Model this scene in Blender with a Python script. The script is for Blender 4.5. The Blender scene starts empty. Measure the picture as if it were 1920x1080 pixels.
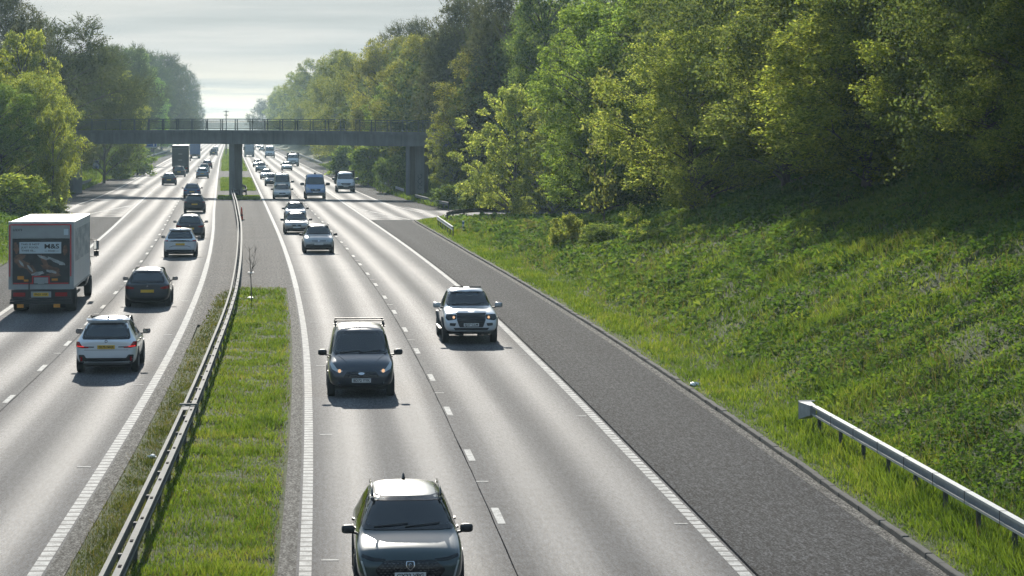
import bpy, bmesh, math, random
import numpy as np
from mathutils import Vector, Matrix, noise as mnoise
from mathutils.bvhtree import BVHTree

random.seed(7)
rng = np.random.default_rng(7)
scene = bpy.context.scene
col = scene.collection
F, H, HZ, CX = 4750.0, 7.43, 241.0, 960.0      # focal length in photo pixels, eye height (m), horizon row, centre column

# ------------------------------------------------------------------ measured layout
_Y = np.arange(-80.0, 3200.0, 2.0)
_sl = np.interp(_Y, [-80, 30, 50, 72, 100, 140, 190, 240, 3200],
                [-.072, -.073, -.0765, -.083, -.0955, -.105, -.1108, -.1112, -.1108])
_X = np.concatenate([[0], np.cumsum((_sl[1:] + _sl[:-1]) * 0.5 * 2.0)])
_X = _X - np.interp(42.07, _Y, _X) - 3.437


def ref(Y):
    """x of the oncoming carriageway's offside edge line at distance Y"""
    return np.interp(Y, _Y, _X)


def slope(Y):
    return float(np.interp(Y, _Y, _sl))


def P(t, Y, z=0.0):
    return Vector((float(ref(Y)) + t, Y, z))


def G(px, py, z=0.0):
    d = F * (H - z) / (py - HZ)
    return (px - CX) / F * d, d


RR = lambda Y: np.interp(Y, [0, 60, 85, 110, 160, 300, 3000], [7.33, 7.33, 7.4, 7.62, 7.75, 7.95, 8.0])
RM = lambda Y: RR(Y) * .5
LR = lambda Y: np.interp(Y, [0, 120, 150, 190, 225, 370, 600, 3000], [-4.5, -4.5, -4.55, -4.7, -4.9, -5.4, -6.0, -6.2])
LM = lambda Y: LR(Y) - 3.72
LL = lambda Y: LR(Y) - 7.55
TR = lambda Y: np.interp(Y, [0, 150, 200, 204, 209, 212, 230, 243, 262, 290, 3000],
                         [10.75, 11.0, 11.35, 11.5, 13.5, 17, 17, 15.6, 14.9, 14.6, 14.0])
TL = lambda Y: np.interp(Y, [0, 170, 205, 214, 224, 240, 270, 3000], [-15.5, -15.6, -15.8, -17.5, -21.5, -21.5, -21.2, -21.0])


def sstep(a, b, x):
    u = np.clip((x - a) / (b - a), 0, 1)
    return u * u * (3 - 2 * u)


def lump(X, Y, s, seed=0):
    r = np.random.default_rng(seed)
    o = 0
    for k in range(7):
        a = r.uniform(0, 6.283); f = s * r.uniform(.6, 2.2); p = r.uniform(0, 6.283)
        o = o + np.sin((X * math.cos(a) + Y * math.sin(a)) * f + p)
    return o / 7


def ground_z(X, Y):
    """terrain height outside the paved corridor"""
    X = np.asarray(X, float); Y = np.asarray(Y, float)
    t = X - ref(Y)
    s = t - TR(Y)
    m = np.interp(Y, [-80, 118, 150, 188, 204, 238, 262, 300, 3200], [1, 1, .62, .16, 0.04, .04, .5, .8, .8])
    zr = .05 + .03 * np.clip(s, 0, 2) + m * np.minimum(.42 * np.clip(s - 1.7, 0, None), 6.5 + .02 * np.clip(s - 17, 0, None)) * 1.0
    zr = zr + m * sstep(1.5, 5, s) * (.26 * lump(X, Y, .8, 3) + .22 * lump(X, Y, 2.1, 13)) + .05 * sstep(.4, 2, s) * lump(X, Y, 3.0, 5)
    q = TL(Y) - t
    ml = np.interp(Y, [-80, 175, 208, 245, 275, 320, 3200], [1, 1, .06, .06, .7, .9, .9])
    zl = .05 + .03 * np.clip(q, 0, 2) + ml * np.minimum(.34 * np.clip(q - 1.5, 0, None), 6.0)
    zl = zl + ml * .2 * sstep(1.5, 6, q) * lump(X, Y, .8, 9)
    z = np.where(s > 0, zr, np.where(q > 0, zl, -.08))
    return z


# ------------------------------------------------------------------ object helpers
def mesh_np(name, verts, faces, smooth=False, uv=None):
    """verts (n,3); faces (m,k) all of one size"""
    verts = np.asarray(verts, np.float32); faces = np.asarray(faces, np.int32)
    me = bpy.data.meshes.new(name)
    me.vertices.add(len(verts)); me.vertices.foreach_set('co', verts.ravel())
    k = faces.shape[1]
    me.loops.add(faces.size); me.loops.foreach_set('vertex_index', faces.ravel())
    me.polygons.add(len(faces))
    me.polygons.foreach_set('loop_start', np.arange(0, faces.size, k, dtype=np.int32))
    me.polygons.foreach_set('loop_total', np.full(len(faces), k, np.int32))
    if smooth:
        me.polygons.foreach_set('use_smooth', np.ones(len(faces), bool))
    if uv is not None:
        l = me.uv_layers.new(name='UVMap')
        l.data.foreach_set('uv', np.asarray(uv, np.float32)[faces.ravel()].ravel())
    me.update(calc_edges=True)
    return me


def put(name, me, mat=None, parent=None, loc=None):
    o = bpy.data.objects.new(name, me)
    if mat is not None:
        for m in (mat if isinstance(mat, (list, tuple)) else [mat]):
            me.materials.append(m)
    col.objects.link(o)
    if parent is not None:
        o.parent = parent
    if loc is not None:
        o.location = loc
    return o


def empty(name, loc=(0, 0, 0), rz=0.0):
    o = bpy.data.objects.new(name, None)
    o.empty_display_size = .3
    o.location = loc; o.rotation_euler = (0, 0, rz)
    col.objects.link(o)
    return o


def tag(o, label=None, cat=None, group=None, kind=None):
    if label: o['label'] = label
    if cat: o['category'] = cat
    if group: o['group'] = group
    if kind: o['kind'] = kind
    return o


def copy_tree(o, parent=None):
    c = o.copy(); col.objects.link(c)
    if parent is not None:
        c.parent = parent
    for ch in list(o.children):
        copy_tree(ch, c)
    return c


class MB:
    """collects simple solids into ONE mesh"""
    def __init__(self): self.v = []; self.f = []
    def box(self, x0, x1, y0, y1, z0, z1, M=None):
        b = len(self.v)
        for x, y, z in ((x0, y0, z0), (x1, y0, z0), (x1, y1, z0), (x0, y1, z0), (x0, y0, z1), (x1, y0, z1), (x1, y1, z1), (x0, y1, z1)):
            p = Vector((x, y, z)); self.v.append(tuple(M @ p) if M else tuple(p))
        for f in ((0, 3, 2, 1), (4, 5, 6, 7), (0, 1, 5, 4), (1, 2, 6, 5), (2, 3, 7, 6), (3, 0, 4, 7)):
            self.f.append(tuple(b + i for i in f))
        return self
    def tube(self, pts, rad, n=8, caps=True):
        pts = [Vector(p) for p in pts]
        if not isinstance(rad, (list, tuple)): rad = [rad] * len(pts)
        b = len(self.v)
        for i, p in enumerate(pts):
            a = pts[min(i + 1, len(pts) - 1)] - pts[max(i - 1, 0)]
            a.normalize()
            u = a.cross(Vector((0, 0, 1)) if abs(a.z) < .9 else Vector((1, 0, 0))); u.normalize(); w = a.cross(u)
            for k in range(n):
                th = 2 * math.pi * k / n
                self.v.append(tuple(p + (u * math.cos(th) + w * math.sin(th)) * rad[i]))
        for i in range(len(pts) - 1):
            for k in range(n):
                k2 = (k + 1) % n
                self.f.append((b + i * n + k, b + i * n + k2, b + (i + 1) * n + k2, b + (i + 1) * n + k))
        if caps:
            self.f.append(tuple(b + k for k in range(n))[::-1])
            e = b + (len(pts) - 1) * n
            self.f.append(tuple(e + k for k in range(n)))
        return self
    def sweep(self, path, profile, closed=True):
        """profile (u sideways, z) swept along a list of (Vector point, Vector right)"""
        b = len(self.v); n = len(profile)
        for p, r in path:
            for u, z in profile:
                q = p + r * u
                self.v.append((q.x, q.y, q.z + z))
        m = n if closed else n - 1
        for i in range(len(path) - 1):
            for k in range(m):
                k2 = (k + 1) % n
                self.f.append((b + i * n + k, b + (i + 1) * n + k, b + (i + 1) * n + k2, b + i * n + k2))
        if closed:
            self.f.append(tuple(b + k for k in range(n)))
            e = b + (len(path) - 1) * n
            self.f.append(tuple(e + k for k in range(n))[::-1])
        return self
    def lathe(self, prof, axis='z', n=24, c=(0, 0, 0)):
        b = len(self.v)
        for r, h in prof:
            for k in range(n):
                th = 2 * math.pi * k / n
                a, d = r * math.cos(th), r * math.sin(th)
                q = (a, d, h) if axis == 'z' else ((h, a, d) if axis == 'x' else (a, h, d))
                self.v.append((q[0] + c[0], q[1] + c[1], q[2] + c[2]))
        for i in range(len(prof) - 1):
            for k in range(n):
                k2 = (k + 1) % n
                self.f.append((b + i * n + k, b + i * n + k2, b + (i + 1) * n + k2, b + (i + 1) * n + k))
        self.f.append(tuple(b + k for k in range(n))[::-1])
        e = b + (len(prof) - 1) * n
        self.f.append(tuple(e + k for k in range(n)))
        return self
    def mesh(self, name, smooth=False, bevel=0):
        me = bpy.data.meshes.new(name)
        me.from_pydata(self.v, [], self.f)
        bm = bmesh.new(); bm.from_mesh(me)
        bmesh.ops.recalc_face_normals(bm, faces=bm.faces)
        if bevel:
            bmesh.ops.bevel(bm, geom=list(bm.edges), offset=bevel, segments=2, profile=.6, affect='EDGES', clamp_overlap=True)
        if smooth:
            for f in bm.faces: f.smooth = True
            for e in bm.edges:
                if len(e.link_faces) == 2 and e.calc_face_angle(0) > .6: e.smooth = False
        bm.to_mesh(me); bm.free()
        return me
    def build(self, name, mat, parent=None, smooth=False, bevel=0, loc=None):
        return put(name, self.mesh(name, smooth, bevel), mat, parent, loc)


# ------------------------------------------------------------------ materials
class NT:
    def __init__(self, name):
        self.m = bpy.data.materials.new(name); self.m.use_nodes = True
        self.t = self.m.node_tree; self.t.nodes.clear()
        self.out = self.t.nodes.new('ShaderNodeOutputMaterial')
    def n(self, typ, **kw):
        nd = self.t.nodes.new(typ)
        for k, v in kw.items():
            if k.startswith('i_'):
                key = k[2:]
                key = int(key) if key.isdigit() else key.replace('_', ' ')
                if isinstance(v, bpy.types.NodeSocket): self.t.links.new(v, nd.inputs[key])
                else: nd.inputs[key].default_value = v
            else: setattr(nd, k, v)
        return nd
    def l(self, a, b): self.t.links.new(a, b)
    def math(self, op, a, b=0.0, c=0.0, clamp=False):
        return self.n('ShaderNodeMath', operation=op, use_clamp=clamp, i_0=a, i_1=b, i_2=c).outputs[0]
    def mix(self, f, a, b, mode='MIX'):
        nd = self.n('ShaderNodeMix', data_type='RGBA', blend_type=mode)
        for s, v in (('Factor', f), ('A', a), ('B', b)):
            sock = [i for i in nd.inputs if i.name == s and i.enabled and i.type == ('VALUE' if s == 'Factor' else 'RGBA')][0]
            if isinstance(v, bpy.types.NodeSocket): self.l(v, sock)
            else: sock.default_value = v
        return [o for o in nd.outputs if o.type == 'RGBA' and o.enabled][0]
    def noise(self, vec, scale, detail=3, rough=.55, dim='3D'):
        return self.n('ShaderNodeTexNoise', noise_dimensions=dim, i_Vector=vec, i_Scale=scale, i_Detail=detail, i_Roughness=rough).outputs[0]
    def ramp(self, f, stops):
        nd = self.n('ShaderNodeValToRGB', i_0=f)
        e = nd.color_ramp.elements
        while len(e) < len(stops): e.new(.5)
        for el, (p, c) in zip(e, stops):
            el.position = p; el.color = c if len(c) == 4 else (*c, 1)
        return nd.outputs[0]
    def mr(self, v, a, b, c, d):
        return self.n('ShaderNodeMapRange', i_0=v, i_1=a, i_2=b, i_3=c, i_4=d).outputs[0]
    def princ(self, **kw):
        p = self.n('ShaderNodeBsdfPrincipled')
        for k, v in kw.items():
            k = k.replace('_', ' ')
            if isinstance(v, bpy.types.NodeSocket): self.l(v, p.inputs[k])
            else: p.inputs[k].default_value = v
        self.l(p.outputs[0], self.out.inputs[0])
        return p
    def bump(self, h, strength, dist=.02):
        return self.n('ShaderNodeBump', i_Strength=strength, i_Distance=dist, i_Height=h).outputs[0]


def C(r, g=None, b=None):
    if g is None: g = b = r
    return (r, g, b, 1)


def simple(name, color, rough=.6, metal=0.0, spec=.5, vary=.15, scale=3.0, **kw):
    N = NT(name)
    co = N.n('ShaderNodeTexCoord').outputs['Object']
    nz = N.noise(co, scale, 4)
    f = N.mr(nz, .3, .7, 1 - vary, 1 + vary)
    base = N.mix(1.0, C(*color), N.n('ShaderNodeCombineColor', i_0=f, i_1=f, i_2=f).outputs[0], 'MULTIPLY')
    N.princ(Base_Color=base, Roughness=N.mr(nz, .3, .7, max(.02, rough - .06), rough + .06), Metallic=metal, Specular_IOR_Level=spec, **kw)
    return N.m


MAT = {}


def asphalt(name, base, rlow, rhigh, tracks, grain=.5, spec=.5, t0=0.0, lane=3.66, coarse=1.0):
    N = NT(name)
    uv = N.n('ShaderNodeUVMap').outputs[0]
    sx = N.n('ShaderNodeSeparateXYZ', i_0=uv)
    u, v = sx.outputs[0], sx.outputs[1]
    # polish bands: two wheel tracks per lane, wobbling slightly along the road
    wob = N.noise(N.n('ShaderNodeCombineXYZ', i_0=u, i_1=N.math('MULTIPLY', v, .02)).outputs[0], 1.0, 2)
    uu = N.math('ADD', N.math('SUBTRACT', u, t0), N.math('MULTIPLY', N.math('SUBTRACT', wob, .5), .55))
    wave = N.math('COSINE', N.math('MULTIPLY', uu, 2 * math.pi / (lane / 2)))
    tr = N.mr(wave, -1, 1, 0, 1)
    streak = N.noise(N.n('ShaderNodeCombineXYZ', i_0=N.math('MULTIPLY', u, 1.4), i_1=N.math('MULTIPLY', v, .006)).outputs[0], 1.0, 4, .6)
    fine_streak = N.noise(N.n('ShaderNodeCombineXYZ', i_0=N.math('MULTIPLY', u, 9), i_1=N.math('MULTIPLY', v, .03)).outputs[0], 1.0, 3, .6)
    band = N.math('ADD', N.math('MULTIPLY', tr, tracks), N.math('MULTIPLY', streak, 1 - tracks), clamp=True)
    band = N.math('ADD', N.math('MULTIPLY', band, .85), N.math('MULTIPLY', fine_streak, .15), clamp=True)
    patch = N.noise(uv, .25, 4, .6)
    gr = N.noise(uv, 28 / coarse, 2, .7)
    gr2 = N.noise(N.n('ShaderNodeCombineXYZ', i_0=N.math('MULTIPLY', u, 30 / coarse), i_1=N.math('MULTIPLY', v, 9 / coarse)).outputs[0], 1.0, 3, .75)
    gr3 = N.noise(N.n('ShaderNodeCombineXYZ', i_0=N.math('MULTIPLY', u, 13 / coarse), i_1=N.math('MULTIPLY', v, 2.6 / coarse)).outputs[0], 1.0, 3, .75)
    tone = N.math('ADD', N.math('ADD', N.mr(gr, .3, .7, 1 - grain, 1 + grain), N.mr(gr2, .35, .65, -grain * .7, grain * .7)), N.math('ADD', N.mr(patch, .3, .7, -.14, .14), N.mr(gr3, .35, .65, -grain * .5, grain * .5)))
    crk = N.noise(uv, .9, 6, .75)
    crack = N.mr(N.math('ABSOLUTE', N.math('SUBTRACT', crk, .5)), 0, .006, .72, 1.0)
    tone = N.math('MULTIPLY', N.math('MAXIMUM', tone, .12), crack)
    tone = N.math('MULTIPLY', tone, N.mr(band, .2, .8, .82, 1.22))
    colr = N.mix(1.0, C(*base), N.n('ShaderNodeCombineColor', i_0=tone, i_1=tone, i_2=tone).outputs[0], 'MULTIPLY')
    rough = N.math('ADD', N.mr(band, .15, .85, rhigh, rlow), N.mr(gr2, .35, .65, -.07, .07))
    h = N.math('ADD', N.math('MULTIPLY', gr, .7), N.math('MULTIPLY', gr2, .6))
    N.princ(Base_Color=colr, Roughness=rough, Specular_IOR_Level=spec,
            Normal=N.bump(h, .5, .01 * coarse))
    return N.m


MAT['road'] = asphalt('road_asphalt', (.085, .085, .088), .785, .96, .62, 1.0, .21, t0=.95)
MAT['road_left'] = asphalt('road_asphalt_left', (.085, .085, .088), .785, .96, .62, 1.0, .21, t0=-4.5 - .95)
MAT['shoulder'] = asphalt('shoulder_asphalt', (.044, .044, .045), .95, 1.0, .1, 2.0, .06, coarse=1.3)
MAT['median_paving'] = asphalt('median_paving', (.08, .075, .071), .92, 1.0, .05, 1.4, .1, coarse=1.5)
MAT['concrete_strip'] = asphalt('concrete_strip', (.095, .09, .08), .92, 1.0, .05, 1.8, .1, coarse=1.4)


def paint_mat(name, ribs):
    N = NT(name)
    uv = N.n('ShaderNodeUVMap').outputs[0]
    sx = N.n('ShaderNodeSeparateXYZ', i_0=uv)
    wear = N.noise(uv, 4, 5, .7)
    w2 = N.noise(uv, 30, 2, .6)
    w = N.math('ADD', N.math('MULTIPLY', wear, .6), N.math('MULTIPLY', w2, .4))
    f = N.mr(w, .38, .56, .15, 1)
    if ribs:
        fr = N.math('FRACT', N.math('MULTIPLY', sx.outputs[1], 2.0))
        g = N.mr(N.math('ABSOLUTE', N.math('SUBTRACT', fr, .5)), .34, .42, 1, 0)
        f = N.math('MULTIPLY', f, g)
    N.princ(Base_Color=N.mix(f, C(.07, .07, .07), C(.50, .49, .46)), Roughness=.85, Specular_IOR_Level=.2)
    return N.m


MAT['line'] = paint_mat('road_paint', False)
MAT['ribbed'] = paint_mat('ribbed_road_paint', True)
MAT['seam'] = simple('tar_seam', (.02, .02, .022), 1.0, spec=0.0, vary=.3)
MAT['kerb'] = simple('kerb_concrete', (.11, .106, .096), .95, spec=.1, vary=.35, scale=2.0)
def concrete_mat():
    N = NT('bridge_concrete')
    g = N.n('ShaderNodeNewGeometry').outputs['Position']
    s = N.n('ShaderNodeSeparateXYZ', i_0=g)
    st = N.noise(N.n('ShaderNodeCombineXYZ', i_0=N.math('MULTIPLY', s.outputs[0], 2.2), i_1=N.math('MULTIPLY', s.outputs[1], 2.2), i_2=N.math('MULTIPLY', s.outputs[2], .25)).outputs[0], 1.0, 5, .65)
    b = N.noise(g, .35, 4, .6)
    f = N.math('MULTIPLY', N.mr(st, .3, .7, .8, 1.15), N.mr(b, .3, .7, .85, 1.15))
    j = N.math('FRACT', N.math('MULTIPLY', s.outputs[0], .21))
    f = N.math('MULTIPLY', f, N.mr(N.math('ABSOLUTE', N.math('SUBTRACT', j, .5)), 0, .006, .55, 1.0))
    c = N.mix(1.0, C(.16, .17, .165), N.n('ShaderNodeCombineColor', i_0=f, i_1=f, i_2=f).outputs[0], 'MULTIPLY')
    N.princ(Base_Color=c, Roughness=.9, Specular_IOR_Level=.2)
    return N.m


MAT['concrete'] = concrete_mat()
MAT['concrete_dark'] = simple('bridge_edge_concrete', (.12, .125, .125), .85, vary=.2, scale=.8)
MAT['rail_paint'] = simple('parapet_paint', (.03, .045, .045), .5, vary=.2)
MAT['galv'] = simple('galvanised_steel', (.36, .38, .38), .6, .3, vary=.15, scale=6)
MAT['galv_old'] = simple('weathered_steel', (.22, .215, .195), .85, 0.0, .15, vary=.25, scale=5)
MAT['dark_steel'] = simple('post_steel', (.07, .07, .068), .8, .1, vary=.25)
MAT['wood_pole'] = simple('pole_wood', (.08, .07, .06), .8)
MAT['bark'] = simple('bark', (.075, .062, .05), .9, vary=.4, scale=4)
MAT['bark_pale'] = simple('pale_bark', (.13, .115, .095), .9, vary=.4, scale=4)
MAT['blue_sign'] = simple('blue_sign_face', (.012, .07, .26), .45, vary=.1)
MAT['white_sign'] = simple('white_sign_face', (.72, .74, .74), .5, vary=.06)
MAT['yellow_sign'] = simple('yellow_sign_face', (.75, .55, .06), .5, vary=.06)
MAT['orange'] = simple('cone_orange', (.65, .06, .02), .5, vary=.2)
MAT['black_rubber'] = simple('black_rubber', (.018, .018, .02), .95, spec=.05, vary=.2)
MAT['litter'] = simple('white_plastic', (.75, .76, .76), .5, vary=.1)


def leaf_mat(name, lo, mid, hi, trans, tboost=1.6, use_obj=True, rough=.75, backs=.05):
    """backlit leaves: diffuse + translucent, hue varied leaf by leaf and by the object's own colour"""
    N = NT(name)
    isl = N.n('ShaderNodeNewGeometry').outputs['Random Per Island']
    c = N.ramp(isl, [(0, lo), (.5, mid), (1, hi)])
    if use_obj:
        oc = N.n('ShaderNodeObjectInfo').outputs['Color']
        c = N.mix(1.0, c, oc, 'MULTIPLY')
    tc = N.mix(1.0, c, C(tboost, tboost * 1.04, tboost * .68), 'MULTIPLY')
    d = N.n('ShaderNodeBsdfPrincipled')
    N.l(c, d.inputs['Base Color']); d.inputs['Roughness'].default_value = rough; d.inputs['Specular IOR Level'].default_value = backs
    t = N.n('ShaderNodeBsdfTranslucent'); N.l(tc, t.inputs[0])
    ms = N.n('ShaderNodeMixShader', i_0=trans); N.l(d.outputs[0], ms.inputs[1]); N.l(t.outputs[0], ms.inputs[2])
    N.l(ms.outputs[0], N.out.inputs[0])
    return N.m


MAT['leaf'] = leaf_mat('spring_leaves', (.044, .064, .022), (.10, .122, .034), (.195, .20, .062), .55, 3.1)
MAT['twig'] = leaf_mat('budding_twigs', (.045, .05, .03), (.075, .08, .042), (.12, .12, .055), .4, 1.9)
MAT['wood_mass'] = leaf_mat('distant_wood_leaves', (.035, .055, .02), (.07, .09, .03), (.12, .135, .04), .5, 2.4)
MAT['grass'] = None


def grass_mat(name, stops, trans, patch_scale=.35):
    N = NT(name)
    isl = N.n('ShaderNodeNewGeometry').outputs['Random Per Island']
    co = N.n('ShaderNodeTexCoord').outputs['Object']
    n1 = N.noise(co, patch_scale, 4, .65); n0 = N.noise(co, patch_scale * .18, 3, .5)
    f = N.math('ADD', N.math('MULTIPLY', isl, .42), N.math('ADD', N.mr(n1, .32, .68, -.05, .38), N.mr(n0, .35, .65, -.05, .27)), clamp=True)
    c = N.ramp(f, stops)
    tc = N.mix(1.0, c, C(2.2, 2.2, .8), 'MULTIPLY')
    d = N.n('ShaderNodeBsdfPrincipled')
    N.l(c, d.inputs['Base Color']); d.inputs['Roughness'].default_value = .8; d.inputs['Specular IOR Level'].default_value = .05
    t = N.n('ShaderNodeBsdfTranslucent'); N.l(tc, t.inputs[0])
    ms = N.n('ShaderNodeMixShader', i_0=trans); N.l(d.outputs[0], ms.inputs[1]); N.l(t.outputs[0], ms.inputs[2])
    N.l(ms.outputs[0], N.out.inputs[0])
    return N.m


MAT['grass'] = grass_mat('verge_grass', [(0, (.028, .05, .014)), (.32, (.062, .104, .022)), (.65, (.118, .162, .036)), (1, (.225, .21, .085))], .45, .9)
MAT['weeds'] = grass_mat('bank_weeds', [(0, (.022, .046, .016)), (.45, (.058, .108, .03)), (1, (.165, .20, .06))], .45, .8)


def earth_mat():
    N = NT('verge_earth')
    co = N.n('ShaderNodeTexCoord').outputs['Object']
    a = N.noise(co, .4, 5, .6); b = N.noise(co, 5, 4, .7)
    c = N.ramp(a, [(.3, (.045, .06, .018)), (.55, (.06, .08, .02)), (.75, (.085, .075, .04))])
    f = N.mr(b, .25, .75, .55, 1.4)
    c = N.mix(1.0, c, N.n('ShaderNodeCombineColor', i_0=f, i_1=f, i_2=f).outputs[0], 'MULTIPLY')
    N.princ(Base_Color=c, Roughness=.95, Specular_IOR_Level=.15, Normal=N.bump(b, .8, .1))
    return N.m


MAT['earth'] = earth_mat()

# ------------------------------------------------------------------ light, sky, camera
SUN_EL, SUN_AZ = math.radians(22), math.atan2(-.115, 1.0)       # azimuth from +Y, towards +X
sd = Vector((math.sin(SUN_AZ) * math.cos(SUN_EL), math.cos(SUN_AZ) * math.cos(SUN_EL), math.sin(SUN_EL)))
sun = bpy.data.lights.new('sun', 'SUN'); sun.energy = 4.5; sun.angle = math.radians(.55); sun.color = (1, .935, .83)
so = bpy.data.objects.new('sun', sun); so.rotation_euler = sd.to_track_quat('Z', 'Y').to_euler(); so.location = (0, 0, 60); col.objects.link(so)

w = bpy.data.worlds.new('World'); scene.world = w; w.use_nodes = True
wt = w.node_tree; wt.nodes.clear()
W = NT.__new__(NT); W.t = wt; W.out = wt.nodes.new('ShaderNodeOutputWorld')
sky = W.n('ShaderNodeTexSky', sky_type='NISHITA', sun_disc=False, sun_elevation=SUN_EL, sun_rotation=SUN_AZ, air_density=1.0, dust_density=1.5, ozone_density=1.0)
dirv = W.n('ShaderNodeTexCoord').outputs['Generated']
sp = W.n('ShaderNodeSeparateXYZ', i_0=dirv)
el = sp.outputs[2]
# streaky high cloud: long in azimuth, thin in elevation; bands narrow towards the horizon
elw = W.math('POWER', W.math('MAXIMUM', el, 0.0001), .62)
cv = W.n('ShaderNodeCombineXYZ', i_0=W.math('MULTIPLY', sp.outputs[0], 5.0), i_1=W.math('MULTIPLY', sp.outputs[1], 1.2), i_2=W.math('MULTIPLY', elw, 34.0)).outputs[0]
n1 = W.noise(cv, 1.0, 5, .55)
cv2 = W.n('ShaderNodeCombineXYZ', i_0=W.math('MULTIPLY', sp.outputs[0], 9.0), i_1=sp.outputs[1], i_2=W.math('MULTIPLY', elw, 90.0)).outputs[0]
n2 = W.noise(cv2, 1.0, 4, .6)
nn = W.math('ADD', W.math('MULTIPLY', n1, .7), W.math('MULTIPLY', n2, .3))
cloud_hi = W.ramp(nn, [(.36, (2.2, 2.8, 3.15)), (.50, (3.0, 3.55, 3.85)), (.62, (3.85, 4.25, 4.4))])
cloud_lo = W.ramp(nn, [(.40, (2.3, 2.8, 3.05)), (.48, (4.0, 4.2, 3.9)), (.54, (6.3, 5.8, 4.5))])
cl = W.mix(W.mr(el, .004, .030, 1, 0), cloud_hi, cloud_lo)
cl = W.mix(W.mr(el, .10, .45, 0, 1), cl, C(2.3, 3.5, 4.9))
skyc = W.mix(W.mr(el, .10, .6, .97, .7), sky.outputs[0], cl)
bg = W.n('ShaderNodeBackground', i_Color=skyc, i_Strength=.095)
W.l(bg.outputs[0], W.out.inputs[0])

cam = bpy.data.cameras.new('camera'); cam.sensor_width = 36; cam.lens = F / 1920 * 36
cam.shift_y = -(540 - HZ) / 1920; cam.clip_start = .5; cam.clip_end = 9000
co = bpy.data.objects.new('camera', cam); co.location = (0, 0, H); co.rotation_euler = (math.pi / 2, 0, 0); col.objects.link(co)
scene.camera = co
scene.view_settings.view_transform = 'Standard'; scene.view_settings.look = 'None'
scene.view_settings.exposure = .58; scene.view_settings.gamma = 1
scene.render.engine = 'CYCLES'
scene.cycles.use_denoising = True
scene.cycles.max_bounces = 6; scene.cycles.diffuse_bounces = 3; scene.cycles.glossy_bounces = 3
scene.cycles.transmission_bounces = 4; scene.cycles.volume_bounces = 0; scene.cycles.transparent_max_bounces = 8
scene.cycles.sample_clamp_indirect = 6

# ------------------------------------------------------------------ the hazy air
def haze(density, g):
    m = MB().box(-1600, 1500, -120, 2700, -1.4, 34)
    N = NT('hazy_air')
    v = N.n('ShaderNodeVolumePrincipled'); v.inputs['Color'].default_value = (.60, .84, 1, 1)
    v.inputs['Density'].default_value = density; v.inputs['Anisotropy'].default_value = g
    N.l(v.outputs[0], N.out.inputs['Volume'])
    tag(m.build('haze', N.m), 'thin bright haze hanging over the road', 'haze', kind='stuff')
haze(.00012, .45)

# ------------------------------------------------------------------ roads, ground, markings
def ys(a, b, near=2.0):
    out = [a]
    while out[-1] < b:
        out.append(out[-1] + (near if out[-1] < 420 else 12.0))
    out[-1] = b
    return np.array(out)


def strip_arrays(a, b, tl, tr, z=0.0, nt=2, near=2.0):
    Ys = ys(a, b, near)
    f = lambda q, Y: (q(Y) if callable(q) else np.full_like(Y, q))
    L, R = f(tl, Ys), f(tr, Ys)
    V = []; U = []
    for k in range(nt):
        u = k / (nt - 1)
        T = L + (R - L) * u
        V.append(np.stack([ref(Ys) + T, Ys, np.full_like(Ys, z)], 1)); U.append(np.stack([T, Ys], 1))
    V = np.stack(V, 1).reshape(-1, 3); U = np.stack(U, 1).reshape(-1, 2)
    n = len(Ys); i = np.arange(n - 1)[:, None] * nt + np.arange(nt - 1)[None, :]
    i = i.ravel()
    Fc = np.stack([i, i + 1, i + nt + 1, i + nt], 1)
    return V, Fc, U


def join(parts):
    V, Fc, U = [], [], []; b = 0
    for v, f, u in parts:
        V.append(v); Fc.append(f + b); U.append(u); b += len(v)
    return np.concatenate(V), np.concatenate(Fc), np.concatenate(U)


def sheet(name, parts, mat, kind='structure', label=None, cat=None):
    v, f, u = join(parts)
    o = put(name, mesh_np(name, v, f, uv=u), mat)
    return tag(o, label, cat, kind=kind)


def quad_part(pts, z):
    """flat polygon quad given as (t, Y) corners"""
    v = np.array([[float(ref(Y)) + t, Y, z] for t, Y in pts]); u = np.array([[t, Y] for t, Y in pts])
    return v, np.array([[0, 1, 2, 3]]), u


YA, YB = -60, 1600
sheet('oncoming_road', [strip_arrays(YA, YB, -.16, lambda Y: RR(Y) + .16, 0, 5)], MAT['road'], label='grey tarmac carriageway carrying the oncoming traffic', cat='road')
sheet('outgoing_road', [strip_arrays(YA, YB, lambda Y: LL(Y) - .16, lambda Y: LR(Y) + .16, 0, 5),
                        strip_arrays(247, YB, lambda Y: LL(Y) - 5.0, lambda Y: LL(Y) - .16, 0, 3)], MAT['road_left'], label='grey tarmac carriageway carrying the departing traffic', cat='road')
slip_r = [strip_arrays(206, 219, lambda Y: RR(Y) + .16, lambda Y: np.interp(Y, [206, 209, 212, 219], [11.5, 13.5, 17, 17]), 0, 3),
          strip_arrays(219, 229, lambda Y: RR(Y) + .16, 17.0, 0, 3),
          strip_arrays(229, 300, lambda Y: RR(Y) + .16, lambda Y: np.interp(Y, [229, 245, 265, 300], [14.5, 12.5, 11.9, 11.6]), 0, 3),
          strip_arrays(300, YB, lambda Y: RR(Y) + .16, 11.6, 0, 3)]
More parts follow.
